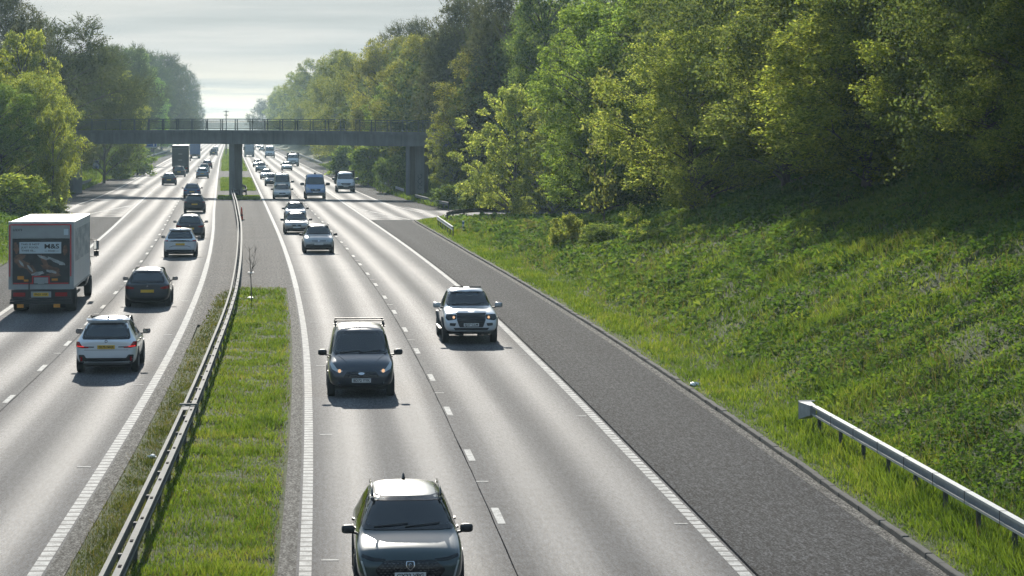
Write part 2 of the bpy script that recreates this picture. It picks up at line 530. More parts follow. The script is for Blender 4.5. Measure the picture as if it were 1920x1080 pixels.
# the exit road swings away to the right behind the nose
def ribbon(center, half, z):
    V = []; U = []; L = 0
    pts = [Vector((float(ref(Y)) + t, Y, z)) for t, Y in center]
    for i, p in enumerate(pts):
        d = (pts[min(i + 1, len(pts) - 1)] - pts[max(i - 1, 0)]).normalized(); r = Vector((d.y, -d.x, 0))
        if i: L += (p - pts[i - 1]).length
        for s in (-1, 1):
            q = p + r * half * s; V.append((q.x, q.y, z)); U.append((s * half, L))
    n = len(pts); Fc = [[2 * i, 2 * i + 1, 2 * i + 3, 2 * i + 2] for i in range(n - 1)]
    return np.array(V), np.array(Fc), np.array(U)
slip_r.append(ribbon([(16.99 + 6 * k, 219.5 - .25 * k) for k in range(0, 12)], 6.4, .006))
sheet('slip_road', slip_r, MAT['road'], label='exit road curving off to the right of the oncoming carriageway', cat='road')
sheet('entry_slip_road', [ribbon([(-21.0 - 6 * k, 232.0 - .5 * k) for k in range(0, 12)], 6.0, .006),
                          strip_arrays(213, 247, -21.4, lambda Y: LL(Y) - .16, 0, 3)], MAT['road_left'], label='pale entry road joining from the left before the bridge', cat='road')
sheet('hard_shoulder', [strip_arrays(YA, 206, lambda Y: RR(Y) + .16, lambda Y: TR(Y) - .36, 0, 3),
                        strip_arrays(229, 300, lambda Y: np.interp(Y, [229, 245, 265, 300], [14.5, 12.5, 11.9, 11.6]), TR, 0, 3),
                        strip_arrays(300, YB, 11.6, TR, 0, 3),
                        strip_arrays(YA, 213, TL, lambda Y: LL(Y) - .16, 0, 3),
                        strip_arrays(247, YB, TL, lambda Y: LL(Y) - 5.0, 0, 3)], MAT['shoulder'], label='dark rough tarmac hard shoulder beside the lanes', cat='shoulder')
sheet('central_paving', [strip_arrays(118, 264, lambda Y: LR(Y) + .16, -.16, 0, 3), strip_arrays(276, 300, lambda Y: LR(Y) + .16, -.16, 0, 3), strip_arrays(96, 118, lambda Y: LR(Y) + .5, -2.8, -.004, 3),
                         strip_arrays(376, 440, lambda Y: LR(Y) + .16, -.16, 0, 3)], MAT['median_paving'], label='bare tarmac strip between the two carriageways', cat='paving')
sheet('concrete_channel', [strip_arrays(YA, 206, lambda Y: TR(Y) - .36, lambda Y: TR(Y) - .13, .004, 2),
                           strip_arrays(YA, 118, lambda Y: LR(Y) + .16, lambda Y: LR(Y) + .50, .004, 2),
                           strip_arrays(YA, 118, -.46, -.16, .004, 2)], MAT['concrete_strip'], label='pale concrete drainage channel along the road edge', cat='kerb')
mb = MB()
def path(a, b, t, step=2.0, z=0.0, n=None):
    Ys = np.linspace(a, b, max(2, int((b - a) / step) + 1))
    out = []
    for Y in Ys:
        tt = t(Y) if callable(t) else t
        s = slope(Y); r = Vector((1, -s, 0)).normalized()
        zz = z(Y) if callable(z) else z
        out.append((Vector((float(ref(Y)) + float(tt), float(Y), zz)), r))
    return out
krnd = random.Random(3)
yy = -40.0
while yy < 204:
    a, b = yy, min(yy + .92, 204)
    dz = krnd.uniform(-.012, .012); dx = krnd.uniform(-.012, .012)
    mb.sweep(path(a, b - .015, lambda Y: TR(Y) - .065 + dx, 1.0), [(-.065, -.05), (-.06, .085 + dz), (-.045, .1 + dz), (.065, .1 + dz), (.065, -.05)])
    yy += .92
tag(mb.build('kerb', MAT['kerb']), 'weathered concrete kerb between hard shoulder and grass bank', 'kerb', kind='structure')

# markings
lines, ribs, seams = [], [], []
ribs.append(strip_arrays(20, 118, -.105, .105, .006, 2)); lines.append(strip_arrays(118, 1200, -.115, .115, .006, 2))
ribs.append(strip_arrays(20, 100, lambda Y: RR(Y) - .105, lambda Y: RR(Y) + .105, .006, 2)); lines.append(strip_arrays(100, 238, lambda Y: RR(Y) - .1, lambda Y: RR(Y) + .1, .006, 2))
lines.append(strip_arrays(238, 1200, lambda Y: RR(Y) - .1, lambda Y: RR(Y) + .1, .006, 2))
ribs.append(strip_arrays(20, 140, lambda Y: LR(Y) - .12, lambda Y: LR(Y) + .12, .006, 2)); lines.append(strip_arrays(140, 1200, lambda Y: LR(Y) - .1, lambda Y: LR(Y) + .1, .006, 2))
lines.append(strip_arrays(20, 300, lambda Y: LL(Y) - .1, lambda Y: LL(Y) + .1, .006, 2))
for base, tf in ((48.6, RM), (69.6, LM)):
    y = base - 18
    while y < 900:
        if tf is RM or y > 40:
            lines.append(strip_arrays(y - 1.0, y + 1.0, lambda Y: tf(Y) - .075, lambda Y: tf(Y) + .075, .006, 2))
        y += 9.0
for y in np.arange(300, 900, 9.0):
    lines.append(strip_arrays(y - 1, y + 1, lambda Y: LL(Y) - .08, lambda Y: LL(Y) + .08, .006, 2))
def tick(t, Y, w=.15, l=.07):
    t = float(t); lines.append(quad_part([(t - w, Y - l), (t + w, Y - l), (t + w, Y + l), (t - w, Y + l)], .0075))
for k in range(-1, 20):
    Y = 43.6 + 17.85 * k
    tick(.42, Y); tick(RM(Y + 9.7), Y + 9.7, .13); tick(RR(Y + 4) - .3, Y + 4, .13)
    tick(LR(Y + 12) - .42, Y + 12); tick(LM(Y + 4.4), Y + 4.4, .12); tick(LL(Y + 3) + .3, Y + 3, .12)
def seg_strip(p, q, w):
    (t0, y0), (t1, y1) = p, q
    a = Vector((float(ref(y0)) + t0, y0)); b = Vector((float(ref(y1)) + t1, y1)); d = (b - a).normalized(); r = Vector((d.y, -d.x)) * w
    v = np.array([[a.x - r.x, a.y - r.y, .007], [a.x + r.x, a.y + r.y, .007], [b.x + r.x, b.y + r.y, .007], [b.x - r.x, b.y - r.y, .007]])
    lines.append((v, np.array([[0, 1, 2, 3]]), v[:, :2].copy()))
# gore hatching, right and left
seg_strip((8.15, 206.3), (11.2, 206.3), .17); seg_strip((11.2, 206.6), (8.2, 236), .09)
for k in range(5):
    y = 209 + 4.6 * k; w_ = 3.0 * (236 - y) / 30
    seg_strip((8.2, y + 3.2), (8.2 + w_, y), .14)
seg_strip((-12.6, 213.2), (-16.5, 213.2), .17); seg_strip((-16.5, 213.4), (-12.9, 246), .09)
for k in range(6):
    y = 216.5 + 4.6 * k; w_ = 3.7 * (246 - y) / 33
    seg_strip((-12.75, y + 3.0), (-12.75 - w_, y), .14)
pl = [(11.5, 700), (11.5, 300), (11.7, 263), (11.9, 247), (12.5, 237), (13.5, 223.4)]
for a, b in zip(pl[1:], pl[2:]): seg_strip(a, b, .08)
pl = [(-17.3, 800), (-17.3, 500), (-17.3, 330), (-17.4, 300), (-17.9, 262), (-18.4, 247), (-20.5, 237)]
for a, b in zip(pl, pl[1:]): seg_strip(a, b, .09)
for y in np.arange(300, 800, 50.): lines.append(strip_arrays(y, y + 50, 11.42, 11.58, .006, 2))
sheet('road_markings', lines, MAT['line'], label='worn white painted lines and dashes on the tarmac', cat='road markings')
sheet('ribbed_edge_lines', ribs, MAT['ribbed'], label='ribbed white edge lines beside the lanes', cat='road markings')
for tf, off in ((RM, -.13), (LM, .12)):
    w_ = rng.uniform(.004, .018, 400)
    seams.append(strip_arrays(20, 600, lambda Y: tf(Y) + off - np.interp(Y, np.linspace(20, 600, 400), w_), lambda Y: tf(Y) + off + np.interp(Y, np.linspace(20, 600, 400), w_[::-1]), .003, 2, 1.0))
seams.append(strip_arrays(20, 206, lambda Y: RR(Y) + .16, lambda Y: RR(Y) + .21, .003, 2))
sheet('tar_joint', seams, MAT['seam'], label='thin dark tar joints between the lanes', cat='road joint')

# ground: verges and banks on both sides, a flat formation under the road
sv = np.array([0, 0, .15, .4, .8, 1.3, 1.8, 2.4, 3, 4, 5, 6, 7, 8, 9, 10, 11, 12, 13.5, 15, 17, 19, 21, 24, 28, 33, 40, 50, 70, 100, 160, 300, 600, 1400.])
Yt = np.concatenate([np.arange(-60, 30, 3.0), np.arange(30, 330, 1.0), np.arange(330, 800, 6.0), np.arange(800, 2700, 40.0)])
def side(sign):
    V = []
    for k, s in enumerate(sv):
        edge = TR(Yt) if sign > 0 else TL(Yt)
        t = edge + sign * s
        X = ref(Yt) + t
        z = ground_z(X, Yt) if k else np.full_like(Yt, -.09)
        if k == 1: z = np.full_like(Yt, .05)
        if sign > 0:
            slipm = sstep(209, 211.5, Yt) * (1 - sstep(227.5, 231, Yt)) * (s > .1)
        else:
            slipm = sstep(222, 225, Yt) * (1 - sstep(239, 242, Yt)) * (s > .1)
        if k == 1:
            slipm = (sstep(209, 211.5, Yt) * (1 - sstep(227.5, 231, Yt))) if sign > 0 else (sstep(222, 225, Yt) * (1 - sstep(239, 242, Yt)))
        slipm = slipm * (t < 90 if sign > 0 else t > -90)
        z = z * (1 - slipm) - .03 * slipm
        V.append(np.stack([X, Yt, z], 1))
    V = np.stack(V, 1); m = len(sv)
    i = (np.arange(len(Yt) - 1)[:, None] * m + np.arange(m - 1)[None, :]).ravel()
    Fc = np.stack([i, i + 1, i + m + 1, i + m], 1)
    if sign < 0: Fc = Fc[:, ::-1]
    return V.reshape(-1, 3), Fc, V.reshape(-1, 3)[:, :2]
def flat(a, b, tl, tr, z):
    return strip_arrays(a, b, tl, tr, z, 2)
v, f, u = join([side(1), side(-1), flat(-60, 2660, TL, TR, -.09)])
tag(put('ground', mesh_np('ground', v, f, smooth=True), MAT['earth']), 'earth verges and banks either side of the motorway', 'ground', kind='structure')

# grassed central reserve pads (earth under the grass)
def pad(a, b, tl, tr):
    A = strip_arrays(a, b, tl, tr, .055, 6, 1.0)
    A[0][:, 2] += .05 * lump(A[0][:, 0], A[0][:, 1], 1.6, 2)
    nt = 6; e = np.arange(len(A[0])).reshape(-1, nt)
    A[0][e[:, 0], 2] = -.02; A[0][e[:, -1], 2] = -.02; A[0][e[0], 2] = -.02; A[0][e[-1], 2] = -.02
    return A
PADL = lambda Y: np.interp(Y, [0, 85, 112, 119], [-4.02, -4.03, -3.7, -3.0])
pads = [pad(-40, 119, PADL, -.45), pad(264, 276, lambda Y: LR(Y) + .3, -.3), pad(300, 376, lambda Y: LR(Y) + .5, -.3), pad(440, 1200, lambda Y: LR(Y) + .5, -.4)]
v, f, u = join(pads)
tag(put('central_reserve_ground', mesh_np('central_reserve_ground', v, f, smooth=True), MAT['earth']), 'earth of the grassed strip between the carriageways', 'ground', kind='structure')

# far rise closing the view down the road
def hills():
    xs = np.linspace(-1500, 1400, 120); V = []
    for y, k in ((2300, 0), (2420, .55), (2560, 1.0), (2640, .9)):
        for x in xs:
            V.append((x, y, k * (13 + 5 * math.sin(x * .004 + 1) + 3 * math.sin(x * .013) + 1.2 * math.sin(x * .09)) - .3))
    n = len(xs); i = (np.arange(3)[:, None] * n + np.arange(n - 1)[None, :]).ravel()
    return np.array(V), np.stack([i, i + 1, i + n + 1, i + n], 1)
v, f = hills()
tag(put('hills', mesh_np('hills', v, f, smooth=True), MAT['earth']), 'low hazy rise on the horizon beyond the road', 'hills', kind='structure')


# ------------------------------------------------------------------ grass and weeds
def blades(X, Y, Z, h, wd, lean=.45):
    n = len(X)
    a = rng.uniform(0, 2 * math.pi, n); b = rng.uniform(0, 2 * math.pi, n); ln = h * rng.uniform(.1, lean * 2, n)
    dx, dy = np.cos(a) * wd * .5, np.sin(a) * wd * .5
    lx, ly = np.cos(b) * ln, np.sin(b) * ln
    v = np.stack([np.stack([X - dx, Y - dy, Z], 1), np.stack([X + dx, Y + dy, Z], 1),
                  np.stack([X + lx + dx * .25, Y + ly + dy * .25, Z + h], 1), np.stack([X + lx - dx * .25, Y + ly - dy * .25, Z + h], 1)], 1)
    return v.reshape(-1, 3), np.arange(n * 4).reshape(-1, 4)


def leaflets(X, Y, Z, size, flat=.6):
    n = len(X)
    nrm = rng.normal(0, 1, (n, 3)); nrm[:, 2] = np.abs(nrm[:, 2]) + flat
    nrm /= np.linalg.norm(nrm, axis=1)[:, None]
    q = rng.normal(0, 1, (n, 3)); u = np.cross(nrm, q); u /= np.linalg.norm(u, axis=1)[:, None]; w_ = np.cross(nrm, u)
    c = np.stack([X, Y, Z], 1); s = size[:, None]
    v = np.stack([c - u * s, c + w_ * s * .55 - u * s * .1, c + u * s, c - w_ * s * .55 - u * s * .1], 1)
    return v.reshape(-1, 3), np.arange(n * 4).reshape(-1, 4)


def merge(parts):
    V, Fc = [], []; b = 0
    for v, f in parts:
        V.append(v); Fc.append(f + b); b += len(v)
    return np.concatenate(V), np.concatenate(Fc)


def sample(n, tmin, tmax, ya, yb, power):
    """positions denser near the camera: pdf ~ Y^-power"""
    u = rng.uniform(0, 1, n); k = 1 - power
    Y = (ya ** k + u * (yb ** k - ya ** k)) ** (1 / k)
    t = rng.uniform(0, 1, n)
    lo = tmin(Y) if callable(tmin) else tmin; hi = tmax(Y) if callable(tmax) else tmax
    return lo + (hi - lo) * t, Y


gp = []
# central reserve near: clumpy, both sides of the barrier
t, Y = sample(105000, lambda Y: PADL(Y) + .06, -.52, 36, 118.5, 1.9)
X = ref(Y) + t
cl = .5 + .5 * lump(X, Y, 2.6, 21); cl2 = .5 + .5 * lump(X, Y, .7, 22)
keep = rng.uniform(0, 1, len(t)) < (.18 + .82 * cl ** 1.3)
edge = np.minimum(np.abs(t - PADL(Y)), np.abs(t + .47)); keep &= rng.uniform(0, 1, len(t)) < np.clip((edge + .16 * lump(X, Y, 3.5, 23)) / .38, .1, 1)
keep &= (117.2 - Y + 2.6 * lump(X, Y, 2.0, 24)) > 0
t, Y, X, cl, cl2 = t[keep], Y[keep], X[keep], cl[keep], cl2[keep]
leftside = t < -2.85
h = (.035 + .24 * (cl * cl2) ** 1.3 + .04 * cl) * np.where(leftside, .6, 1.0) * rng.uniform(.6, 1.3, len(t))
wd = .022 * np.clip(Y / 50, .8, 2.2) * rng.uniform(.7, 1.4, len(t))
gp.append(blades(X[~leftside], Y[~leftside], np.full(int((~leftside).sum()), .045), h[~leftside], wd[~leftside]))
MAT['dull_grass'] = grass_mat('worn_grass', [(0, (.03, .036, .018)), (.4, (.055, .07, .026)), (.75, (.09, .10, .042)), (1, (.15, .135, .08))], .35, .9)
v, f = blades(X[leftside], Y[leftside], np.full(int(leftside.sum()), .045), h[leftside], wd[leftside])
tag(put('worn_grass', mesh_np('worn_grass', v, f), MAT['dull_grass']), 'short dull grass left of the central barrier', 'grass', kind='stuff')
# right verge and bank
t, Y = sample(480000, lambda Y: TR(Y) + .02, lambda Y: TR(Y) + np.interp(Y, [34, 60, 90, 200], [20, 18, 17, 11]), 34, 209, 1.7)
X = ref(Y) + t; s = t - TR(Y)
cl = .5 + .5 * lump(X, Y, 1.3, 31); cl2 = .5 + .5 * lump(X, Y, .35, 32)
keep = rng.uniform(0, 1, len(t)) < np.where(s < 2.6, .5 + .5 * cl, .25 + .75 * np.clip(cl * cl2 * 1.6, 0, 1))
t, Y, X, s, cl, cl2 = t[keep], Y[keep], X[keep], s[keep], cl[keep], cl2[keep]
h = np.where(s < 2.6, .07 + .16 * cl + .16 * ((s > .85) & (s < 1.9) & (Y < 64)), .09 + .42 * (cl * cl2) ** 1.2) * rng.uniform(.5, 1.4, len(t)) * np.clip(s / .4, .4, 1)
wd = .024 * np.clip(Y / 55, .8, 3.0) * rng.uniform(.7, 1.5, len(t))
gp.append(blades(X, Y, ground_z(X, Y) - .02, h, wd, .5))
# left verge, far verges, islands under the bridge
for n, a, b, lo, hi, hh in ((26000, 100, 212, lambda Y: TL(Y) - 9, TL, .28), (22000, 231, 520, TR, lambda Y: TR(Y) + 6, .35), (22000, 242, 700, lambda Y: TL(Y) - 6, TL, .35),
                            (5000, 264, 276, lambda Y: LR(Y) + .35, -.35, .2), (9000, 301, 375, lambda Y: LR(Y) + .6, -.4, .22), (9000, 441, 900, lambda Y: LR(Y) + .6, -.5, .3)):
    t, Y = sample(n, lo, hi, a, b, 1.5); X = ref(Y) + t
    cl = .5 + .5 * lump(X, Y, 1.0, 41)
    z = np.where((t > LR(Y)) & (t < 0), .04, ground_z(X, Y) - .02)
    gp.append(blades(X, Y, z, hh * (.4 + cl) * rng.uniform(.5, 1.2, n), .03 * np.clip(Y / 80, 1, 5) * rng.uniform(.7, 1.4, n), .5))
v, f = merge(gp)
tag(put('grass', mesh_np('grass', v, f), MAT['grass']), 'rough green grass on the verges and between the carriageways', 'grass', kind='stuff')

# broad leaved weeds spread over the bank
wp = []
t, Y = sample(260000, lambda Y: TR(Y) + 1.4, lambda Y: TR(Y) + np.interp(Y, [40, 90, 200], [14, 18, 10]), 42, 208, 1.7)
X = ref(Y) + t; s = t - TR(Y)
c1 = .5 + .5 * lump(X, Y, 1.1, 51); c2 = .5 + .5 * lump(X, Y, 3.2, 52)
c3 = .5 + .5 * lump(X, Y, .3, 53)
dens = np.clip((c1 * .6 + c2 * .5 + c3 * .5) * 2.4 - 1.45 + .35 * sstep(6, 13, s), 0.04, 1) * sstep(1.4, 3.5, s)
keep = rng.uniform(0, 1, len(t)) < dens
t, Y, X, c1, c2 = t[keep], Y[keep], X[keep], c1[keep], c2[keep]
hz = (.06 + .62 * c1 * c2) * rng.uniform(.15, 1.15, len(t))
wp.append(leaflets(X, Y, ground_z(X, Y) + hz, .062 * np.clip(Y / 70, .8, 2.5) * rng.uniform(.6, 1.6, len(t))))
t, Y = sample(16000, lambda Y: TL(Y) - 10, lambda Y: TL(Y) - 1.0, 100, 212, 1.5); X = ref(Y) + t
wp.append(leaflets(X, Y, ground_z(X, Y) + rng.uniform(.05, .4, len(t)), .12 * rng.uniform(.6, 1.5, len(t))))
# dead stems and seed heads left from last year
v, f = merge(wp)
tag(put('weeds', mesh_np('weeds', v, f), MAT['weeds']), 'low leafy weeds and brambles covering the right bank', 'weeds', kind='stuff')
MAT['dry'] = grass_mat('dry_stalks', [(0, (.06, .05, .03)), (.5, (.14, .115, .07)), (1, (.26, .22, .14))], .3, .8)
t, Y = sample(30000, lambda Y: TR(Y) + 1.2, lambda Y: TR(Y) + np.interp(Y, [40, 90, 200], [14, 18, 10]), 42, 208, 1.7)
X = ref(Y) + t; k1 = .5 + .5 * lump(X, Y, .7, 61)
keep = rng.uniform(0, 1, len(t)) < np.clip(k1 * 2.4 - 1.2, .05, 1); t, Y, X = t[keep], Y[keep], X[keep]
a_ = blades(X, Y, ground_z(X, Y) - .02, rng.uniform(.18, .75, len(t)), .012 * np.clip(Y / 55, .9, 3.0), .5)
t, Y = sample(5000, lambda Y: PADL(Y) + .05, -.5, 36, 118, 1.9); X = ref(Y) + t
b_ = blades(X, Y, np.full_like(X, .04), rng.uniform(.05, .22, len(t)), .012 * np.clip(Y / 50, .9, 2.0), .7)
v, f = merge([a_, b_])
tag(put('dry_stems', mesh_np('dry_stems', v, f), MAT['dry']), 'pale dead stalks scattered through the grass and weeds', 'dead stalks', kind='stuff')
# leaf litter, daisies and pale flecks on the near central reserve and bank

# ------------------------------------------------------------------ trees
def env_r(u):
    return np.clip(1 - ((u - .42) / .62) ** 2, 0, 1) ** .55


def tree_proto(seed, Ht, R, base, nl, ncl, lpc, leaf, lob_r=(.26, .42), twig=0.0, trunk_r=.2, droop=.3, vert=.78, stems=1, cs=.2, inner=.25):
    """trunk and limbs end in rounded boughs; every bough is covered with small sprays of leaves (or twigs)"""
    r = np.random.default_rng(seed)
    tb = MB(); tops = []; lobes = []
    for st in range(stems):
        off = Vector((0, 0, 0)) if stems == 1 else Vector((r.uniform(-.25, .25) * R, r.uniform(-.25, .25) * R, 0))
        ph = r.uniform(0, 6.28); th = Ht * .8
        tp = [off + Vector((math.sin(u * 3 + ph) * .09 * u * R, math.cos(u * 2.3 + ph) * .09 * u * R, u * th)) + off * u * 1.2 for u in [i / 6 for i in range(7)]]
        tr = trunk_r / math.sqrt(stems)
        tb.tube(tp, [tr * (1.35 if i == 0 else 1 - .82 * i / 6) for i in range(7)], 7)
        tops.append(tp)
    lob = r.uniform(0, 6.28, 4)
    for k in range(nl):
        tp = tops[k % stems]
        u_e = ((k + .5) / nl) ** .8
        z_e = base + (Ht - base) * min(u_e, .97)
        az = k * 2.39996 + r.uniform(-.5, .5)
        rad = R * float(env_r(np.array(u_e))) * (1 + .16 * math.sin(2 * az + lob[0]) + .12 * math.sin(3 * az + lob[1])) * r.uniform(.60, .97)
        e = Vector((math.cos(az) * rad, math.sin(az) * rad, z_e - droop * rad * .12))
        zs = min(max(z_e - rad * r.uniform(.5, .95), base * .35 + .1), Ht * .76)
        fi = zs / (Ht * .8) * 6; i0 = min(int(fi), 5); s0 = tp[i0].lerp(tp[i0 + 1], min(fi - i0, 1))
        c = s0.lerp(e, .5) + Vector((0, 0, rad * .16))
        pts = [s0 * (1 - q) ** 2 + c * 2 * q * (1 - q) + e * q * q for q in [i / 5 for i in range(6)]]
        r0 = trunk_r * (.42 - .24 * u_e)
        tb.tube(pts, [r0 * (1 - .8 * i / 5) + .008 for i in range(6)], 5, False)
        lr = R * r.uniform(*lob_r) * (1.08 - .25 * u_e)
        lobes.append((e, lr))
        for j in range(3):
            d = Vector(r.normal(0, 1, 3)); d.normalize(); e2 = e + d * lr * .85
            tb.tube([pts[3], pts[3].lerp(e2, .6) + Vector((0, 0, .1)), e2], [r0 * .3 + .006, r0 * .2 + .005, .004], 4, False)
        if r.random() < inner: lobes.append((s0.lerp(e, .55), lr * .8))
    LC = np.array([tuple(l[0]) for l in lobes]); LR_ = np.array([l[1] for l in lobes])
    nc = len(lobes) * ncl
    li = r.choice(len(lobes), nc, p=LR_ ** 2 / (LR_ ** 2).sum())
    d = r.normal(0, 1, (nc, 3)); d[:, 2] += .2; d /= np.linalg.norm(d, axis=1)[:, None]
    bump = 1 + .3 * np.sin(d[:, 0] * 5 + li) * np.sin(d[:, 1] * 5 + li * 2.3) + .12 * np.sin(d[:, 2] * 9 + li * 1.7)
    rr = LR_[li] * bump * (1 - .45 * r.random(nc) ** 2.2)
    cc = LC[li] + d * rr[:, None] * [1, 1, vert]
    ok = cc[:, 2] > max(.1, base * .45); cc, d, li = cc[ok], d[ok], li[ok]; nc = len(cc)
    parts = []
    if lpc:
        n = nc * lpc; idx = np.repeat(np.arange(nc), lpc)
        p = cc[idx] + r.normal(0, 1, (n, 3)) * (cs * LR_[li][idx])[:, None] * [1, 1, .7]
        p[:, 2] = np.maximum(p[:, 2], .05)
        sz = leaf * r.uniform(.6, 1.35, n) * (.75 + .5 * r.random(nc))[idx]
        nrm = d[idx] * .7 + r.normal(0, .75, (n, 3)) + [0, 0, .25]; nrm /= np.linalg.norm(nrm, axis=1)[:, None]
        q = r.normal(0, 1, (n, 3)); u = np.cross(nrm, q); u /= np.linalg.norm(u, axis=1)[:, None]; w2 = np.cross(nrm, u); s = sz[:, None]
        v = np.stack([p - u * s, p + w2 * s * .6 - u * s * .15, p + u * s, p - w2 * s * .6 - u * s * .15], 1).reshape(-1, 3)
        parts.append((v, np.arange(n * 4).reshape(-1, 4)))
    if twig:
        m = int(nc * twig); idx = r.integers(0, nc, m)
        dd = d[idx] + r.normal(0, .4, (m, 3)); dd[:, 2] += .3; dd /= np.linalg.norm(dd, axis=1)[:, None]
        L = r.uniform(.25, .75, m)[:, None] * LR_[li][idx][:, None]
        a = cc[idx] - dd * L * .5; b = cc[idx] + dd * L * .55
        sd_ = np.cross(dd, r.normal(0, 1, (m, 3))); sd_ /= np.linalg.norm(sd_, axis=1)[:, None]
        w0 = .017 * (Ht / 14)
        v = np.stack([a - sd_ * w0, a + sd_ * w0, b + sd_ * w0 * .3, b - sd_ * w0 * .3], 1).reshape(-1, 3)
        parts.append((v, np.arange(m * 4).reshape(-1, 4)))
    V, Fc = merge(parts)
    perm = r.permutation(len(Fc)); V = V.reshape(-1, 4, 3)[perm].reshape(-1, 3)
    return dict(trunk=tb.mesh('tree_trunk', True), V=V, F=Fc, crown=mesh_np('tree_crown', V, Fc), Ht=float(V[:, 2].max()), R=R)


PROTO = {
    'broad': [tree_proto(11, 14, 5.0, 1.8, 54, 28, 32, .074, (.15, .27), inner=.6), tree_proto(12, 14, 5.2, 1.3, 56, 28, 31, .074, (.15, .27), droop=.9, inner=.6)],
    'tall': [tree_proto(21, 16, 4.0, 1.5, 58, 25, 28, .078, (.17, .30), inner=.6), tree_proto(22, 16, 4.2, 1.0, 58, 25, 28, .078, (.17, .30), inner=.6)],
    'airy': [tree_proto(31, 12, 4.4, 1.2, 50, 20, 26, .085, (.13, .24), twig=.4, inner=.6), tree_proto(32, 12, 4.0, 1.6, 50, 20, 26, .085, (.13, .24), twig=.4, inner=.6)],
    'twiggy': [tree_proto(41, 16, 5.2, 2.4, 44, 60, 5, .09, (.24, .38), twig=7), tree_proto(42, 16, 5.4, 2.6, 44, 60, 7, .09, (.24, .38), twig=6)],
    'bush': [tree_proto(51, 3.2, 1.9, .2, 22, 16, 18, .085, (.22, .42), trunk_r=.05, stems=4, cs=.24), tree_proto(52, 2.6, 1.7, .15, 22, 15, 18, .08, (.2, .42), trunk_r=.05, stems=4, twig=.8, cs=.26)],
    'sapling': [tree_proto(61, 4.2, .8, .5, 16, 8, 9, .07, (.2, .4), trunk_r=.035, twig=1.2, cs=.4), tree_proto(62, 3.6, .9, .4, 16, 8, 12, .065, (.2, .4), trunk_r=.03, twig=.8, stems=2, cs=.4)],
}
for k, l in PROTO.items():
    for p in l:
        p['trunk'].materials.append(MAT['bark_pale' if k in ('airy', 'sapling') else 'bark'])
        p['crown'].materials.append(MAT['twig' if k == 'twiggy' else 'leaf'])
trnd = random.Random(5)


def tree(kind, var, px, d, top_py, wpx, tint, label, cat='tree', group=None, name=None, sink=.15, zb=None):
    p = PROTO[kind][var]
    X = (px - CX) / F * d
    z0 = float(ground_z(X, d)) if zb is None else zb
    ht = H + (HZ - top_py) / F * d - z0
    o = empty(name or {'bush': 'shrub', 'sapling': 'sapling', 'twiggy': 'budding_tree'}.get(kind, 'broadleaf_tree'), (X, d, z0 - sink), trnd.uniform(0, 6.28))
    sz = max(ht, .5) / p['Ht']; sx = wpx * d / F / 2 / p['R'] / .98
    o.scale = (sx, sx, sz)
    t = put('trunk', p['trunk'], None, o); c = put('crown', p['crown'], None, o)
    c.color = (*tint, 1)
    tag(o, label, cat, group)
    return o


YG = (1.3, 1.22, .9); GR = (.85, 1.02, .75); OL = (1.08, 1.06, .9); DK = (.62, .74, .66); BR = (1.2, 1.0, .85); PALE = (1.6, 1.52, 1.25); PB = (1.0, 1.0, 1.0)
FT = 'woodland trees along the right bank'
# right of the road, nearest first
tree('broad', 0, 2010, 84, -60, 380, OL, 'olive tree half cut off by the right edge above the grass bank', group=FT)
tree('broad', 1, 1850, 93, -40, 400, (1.2, 1.18, .85), 'full yellow green tree rightmost of those fully above the grass bank', group=FT)
tree('broad', 0, 1625, 107, -50, 450, (1.25, 1.2, .85), 'widest yellow green tree arching low over the dark hollow above the bank', group=FT)
tree('tall', 0, 1475, 120, -20, 320, OL, 'olive green tree between the widest bank tree and the pale drooping one', group=FT)
tree('broad', 1, 1300, 134, 40, 330, (1.35, 1.3, 1.05), 'pale drooping tree whose branches hang to the top of the bank', group=FT)
tree('tall', 1, 1395, 148, -75, 310, OL, 'tall dull green tree rising behind the pale drooping tree', group=FT)
tree('tall', 1, 1250, 165, -90, 290, GR, 'dark green tree rising behind and left of the pale drooping tree', group=FT)
tree('sapling', 0, 1133, 150, 118, 80, (.8, .75, .75), 'slim brownish half bare tree standing against dark green foliage', group=FT, name='broadleaf_tree')
tree('tall', 1, 1115, 176, -5, 240, (.92, 1.08, .72), 'tall bright green tree right of the pale tree beside the exit road', group=FT)
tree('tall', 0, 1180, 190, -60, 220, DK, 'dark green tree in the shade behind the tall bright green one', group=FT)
tree('airy', 0, 962, 207, 150, 185, PALE, 'pale yellow loose tree on a bare trunk beside the exit road', group=FT)
tree('airy', 1, 1035, 196, 220, 110, YG, 'small yellow green tree leaning beside the pale loose tree', group=FT)
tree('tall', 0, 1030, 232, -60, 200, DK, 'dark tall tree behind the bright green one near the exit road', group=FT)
tree('twiggy', 1, 955, 258, -50, 190, (.8, .8, .75), 'dark half bare tree on the skyline above the exit road', group=FT)
tree('twiggy', 0, 872, 286, -25, 190, PB, 'bare twigged tree on the skyline right of the footbridge end', group=FT)
tree('tall', 1, 915, 262, 70, 170, (.95, .82, .7), 'brownish yellow tree directly behind the right end of the footbridge', group=FT)
tree('airy', 0, 850, 258, 195, 90, YG, 'small leafy tree whose twigs cover the right end of the footbridge', group=FT)
tree('broad', 0, 800, 312, 55, 170, (1.0, .86, .72), 'rounded bronze green tree above the right end of the footbridge', group=FT)
tree('airy', 1, 742, 332, 150, 130, (1.0, 1.1, .9), 'pale green small tree just above the right half of the footbridge rail', group=FT)
tree('broad', 1, 728, 360, 62, 150, (1.05, .9, .75), 'yellow bronze tree on the skyline behind the pale green small one', group=FT)
tree('twiggy', 1, 770, 372, 22, 140, PB, 'bare topped tree on the skyline left of the highest right trees', group=FT)
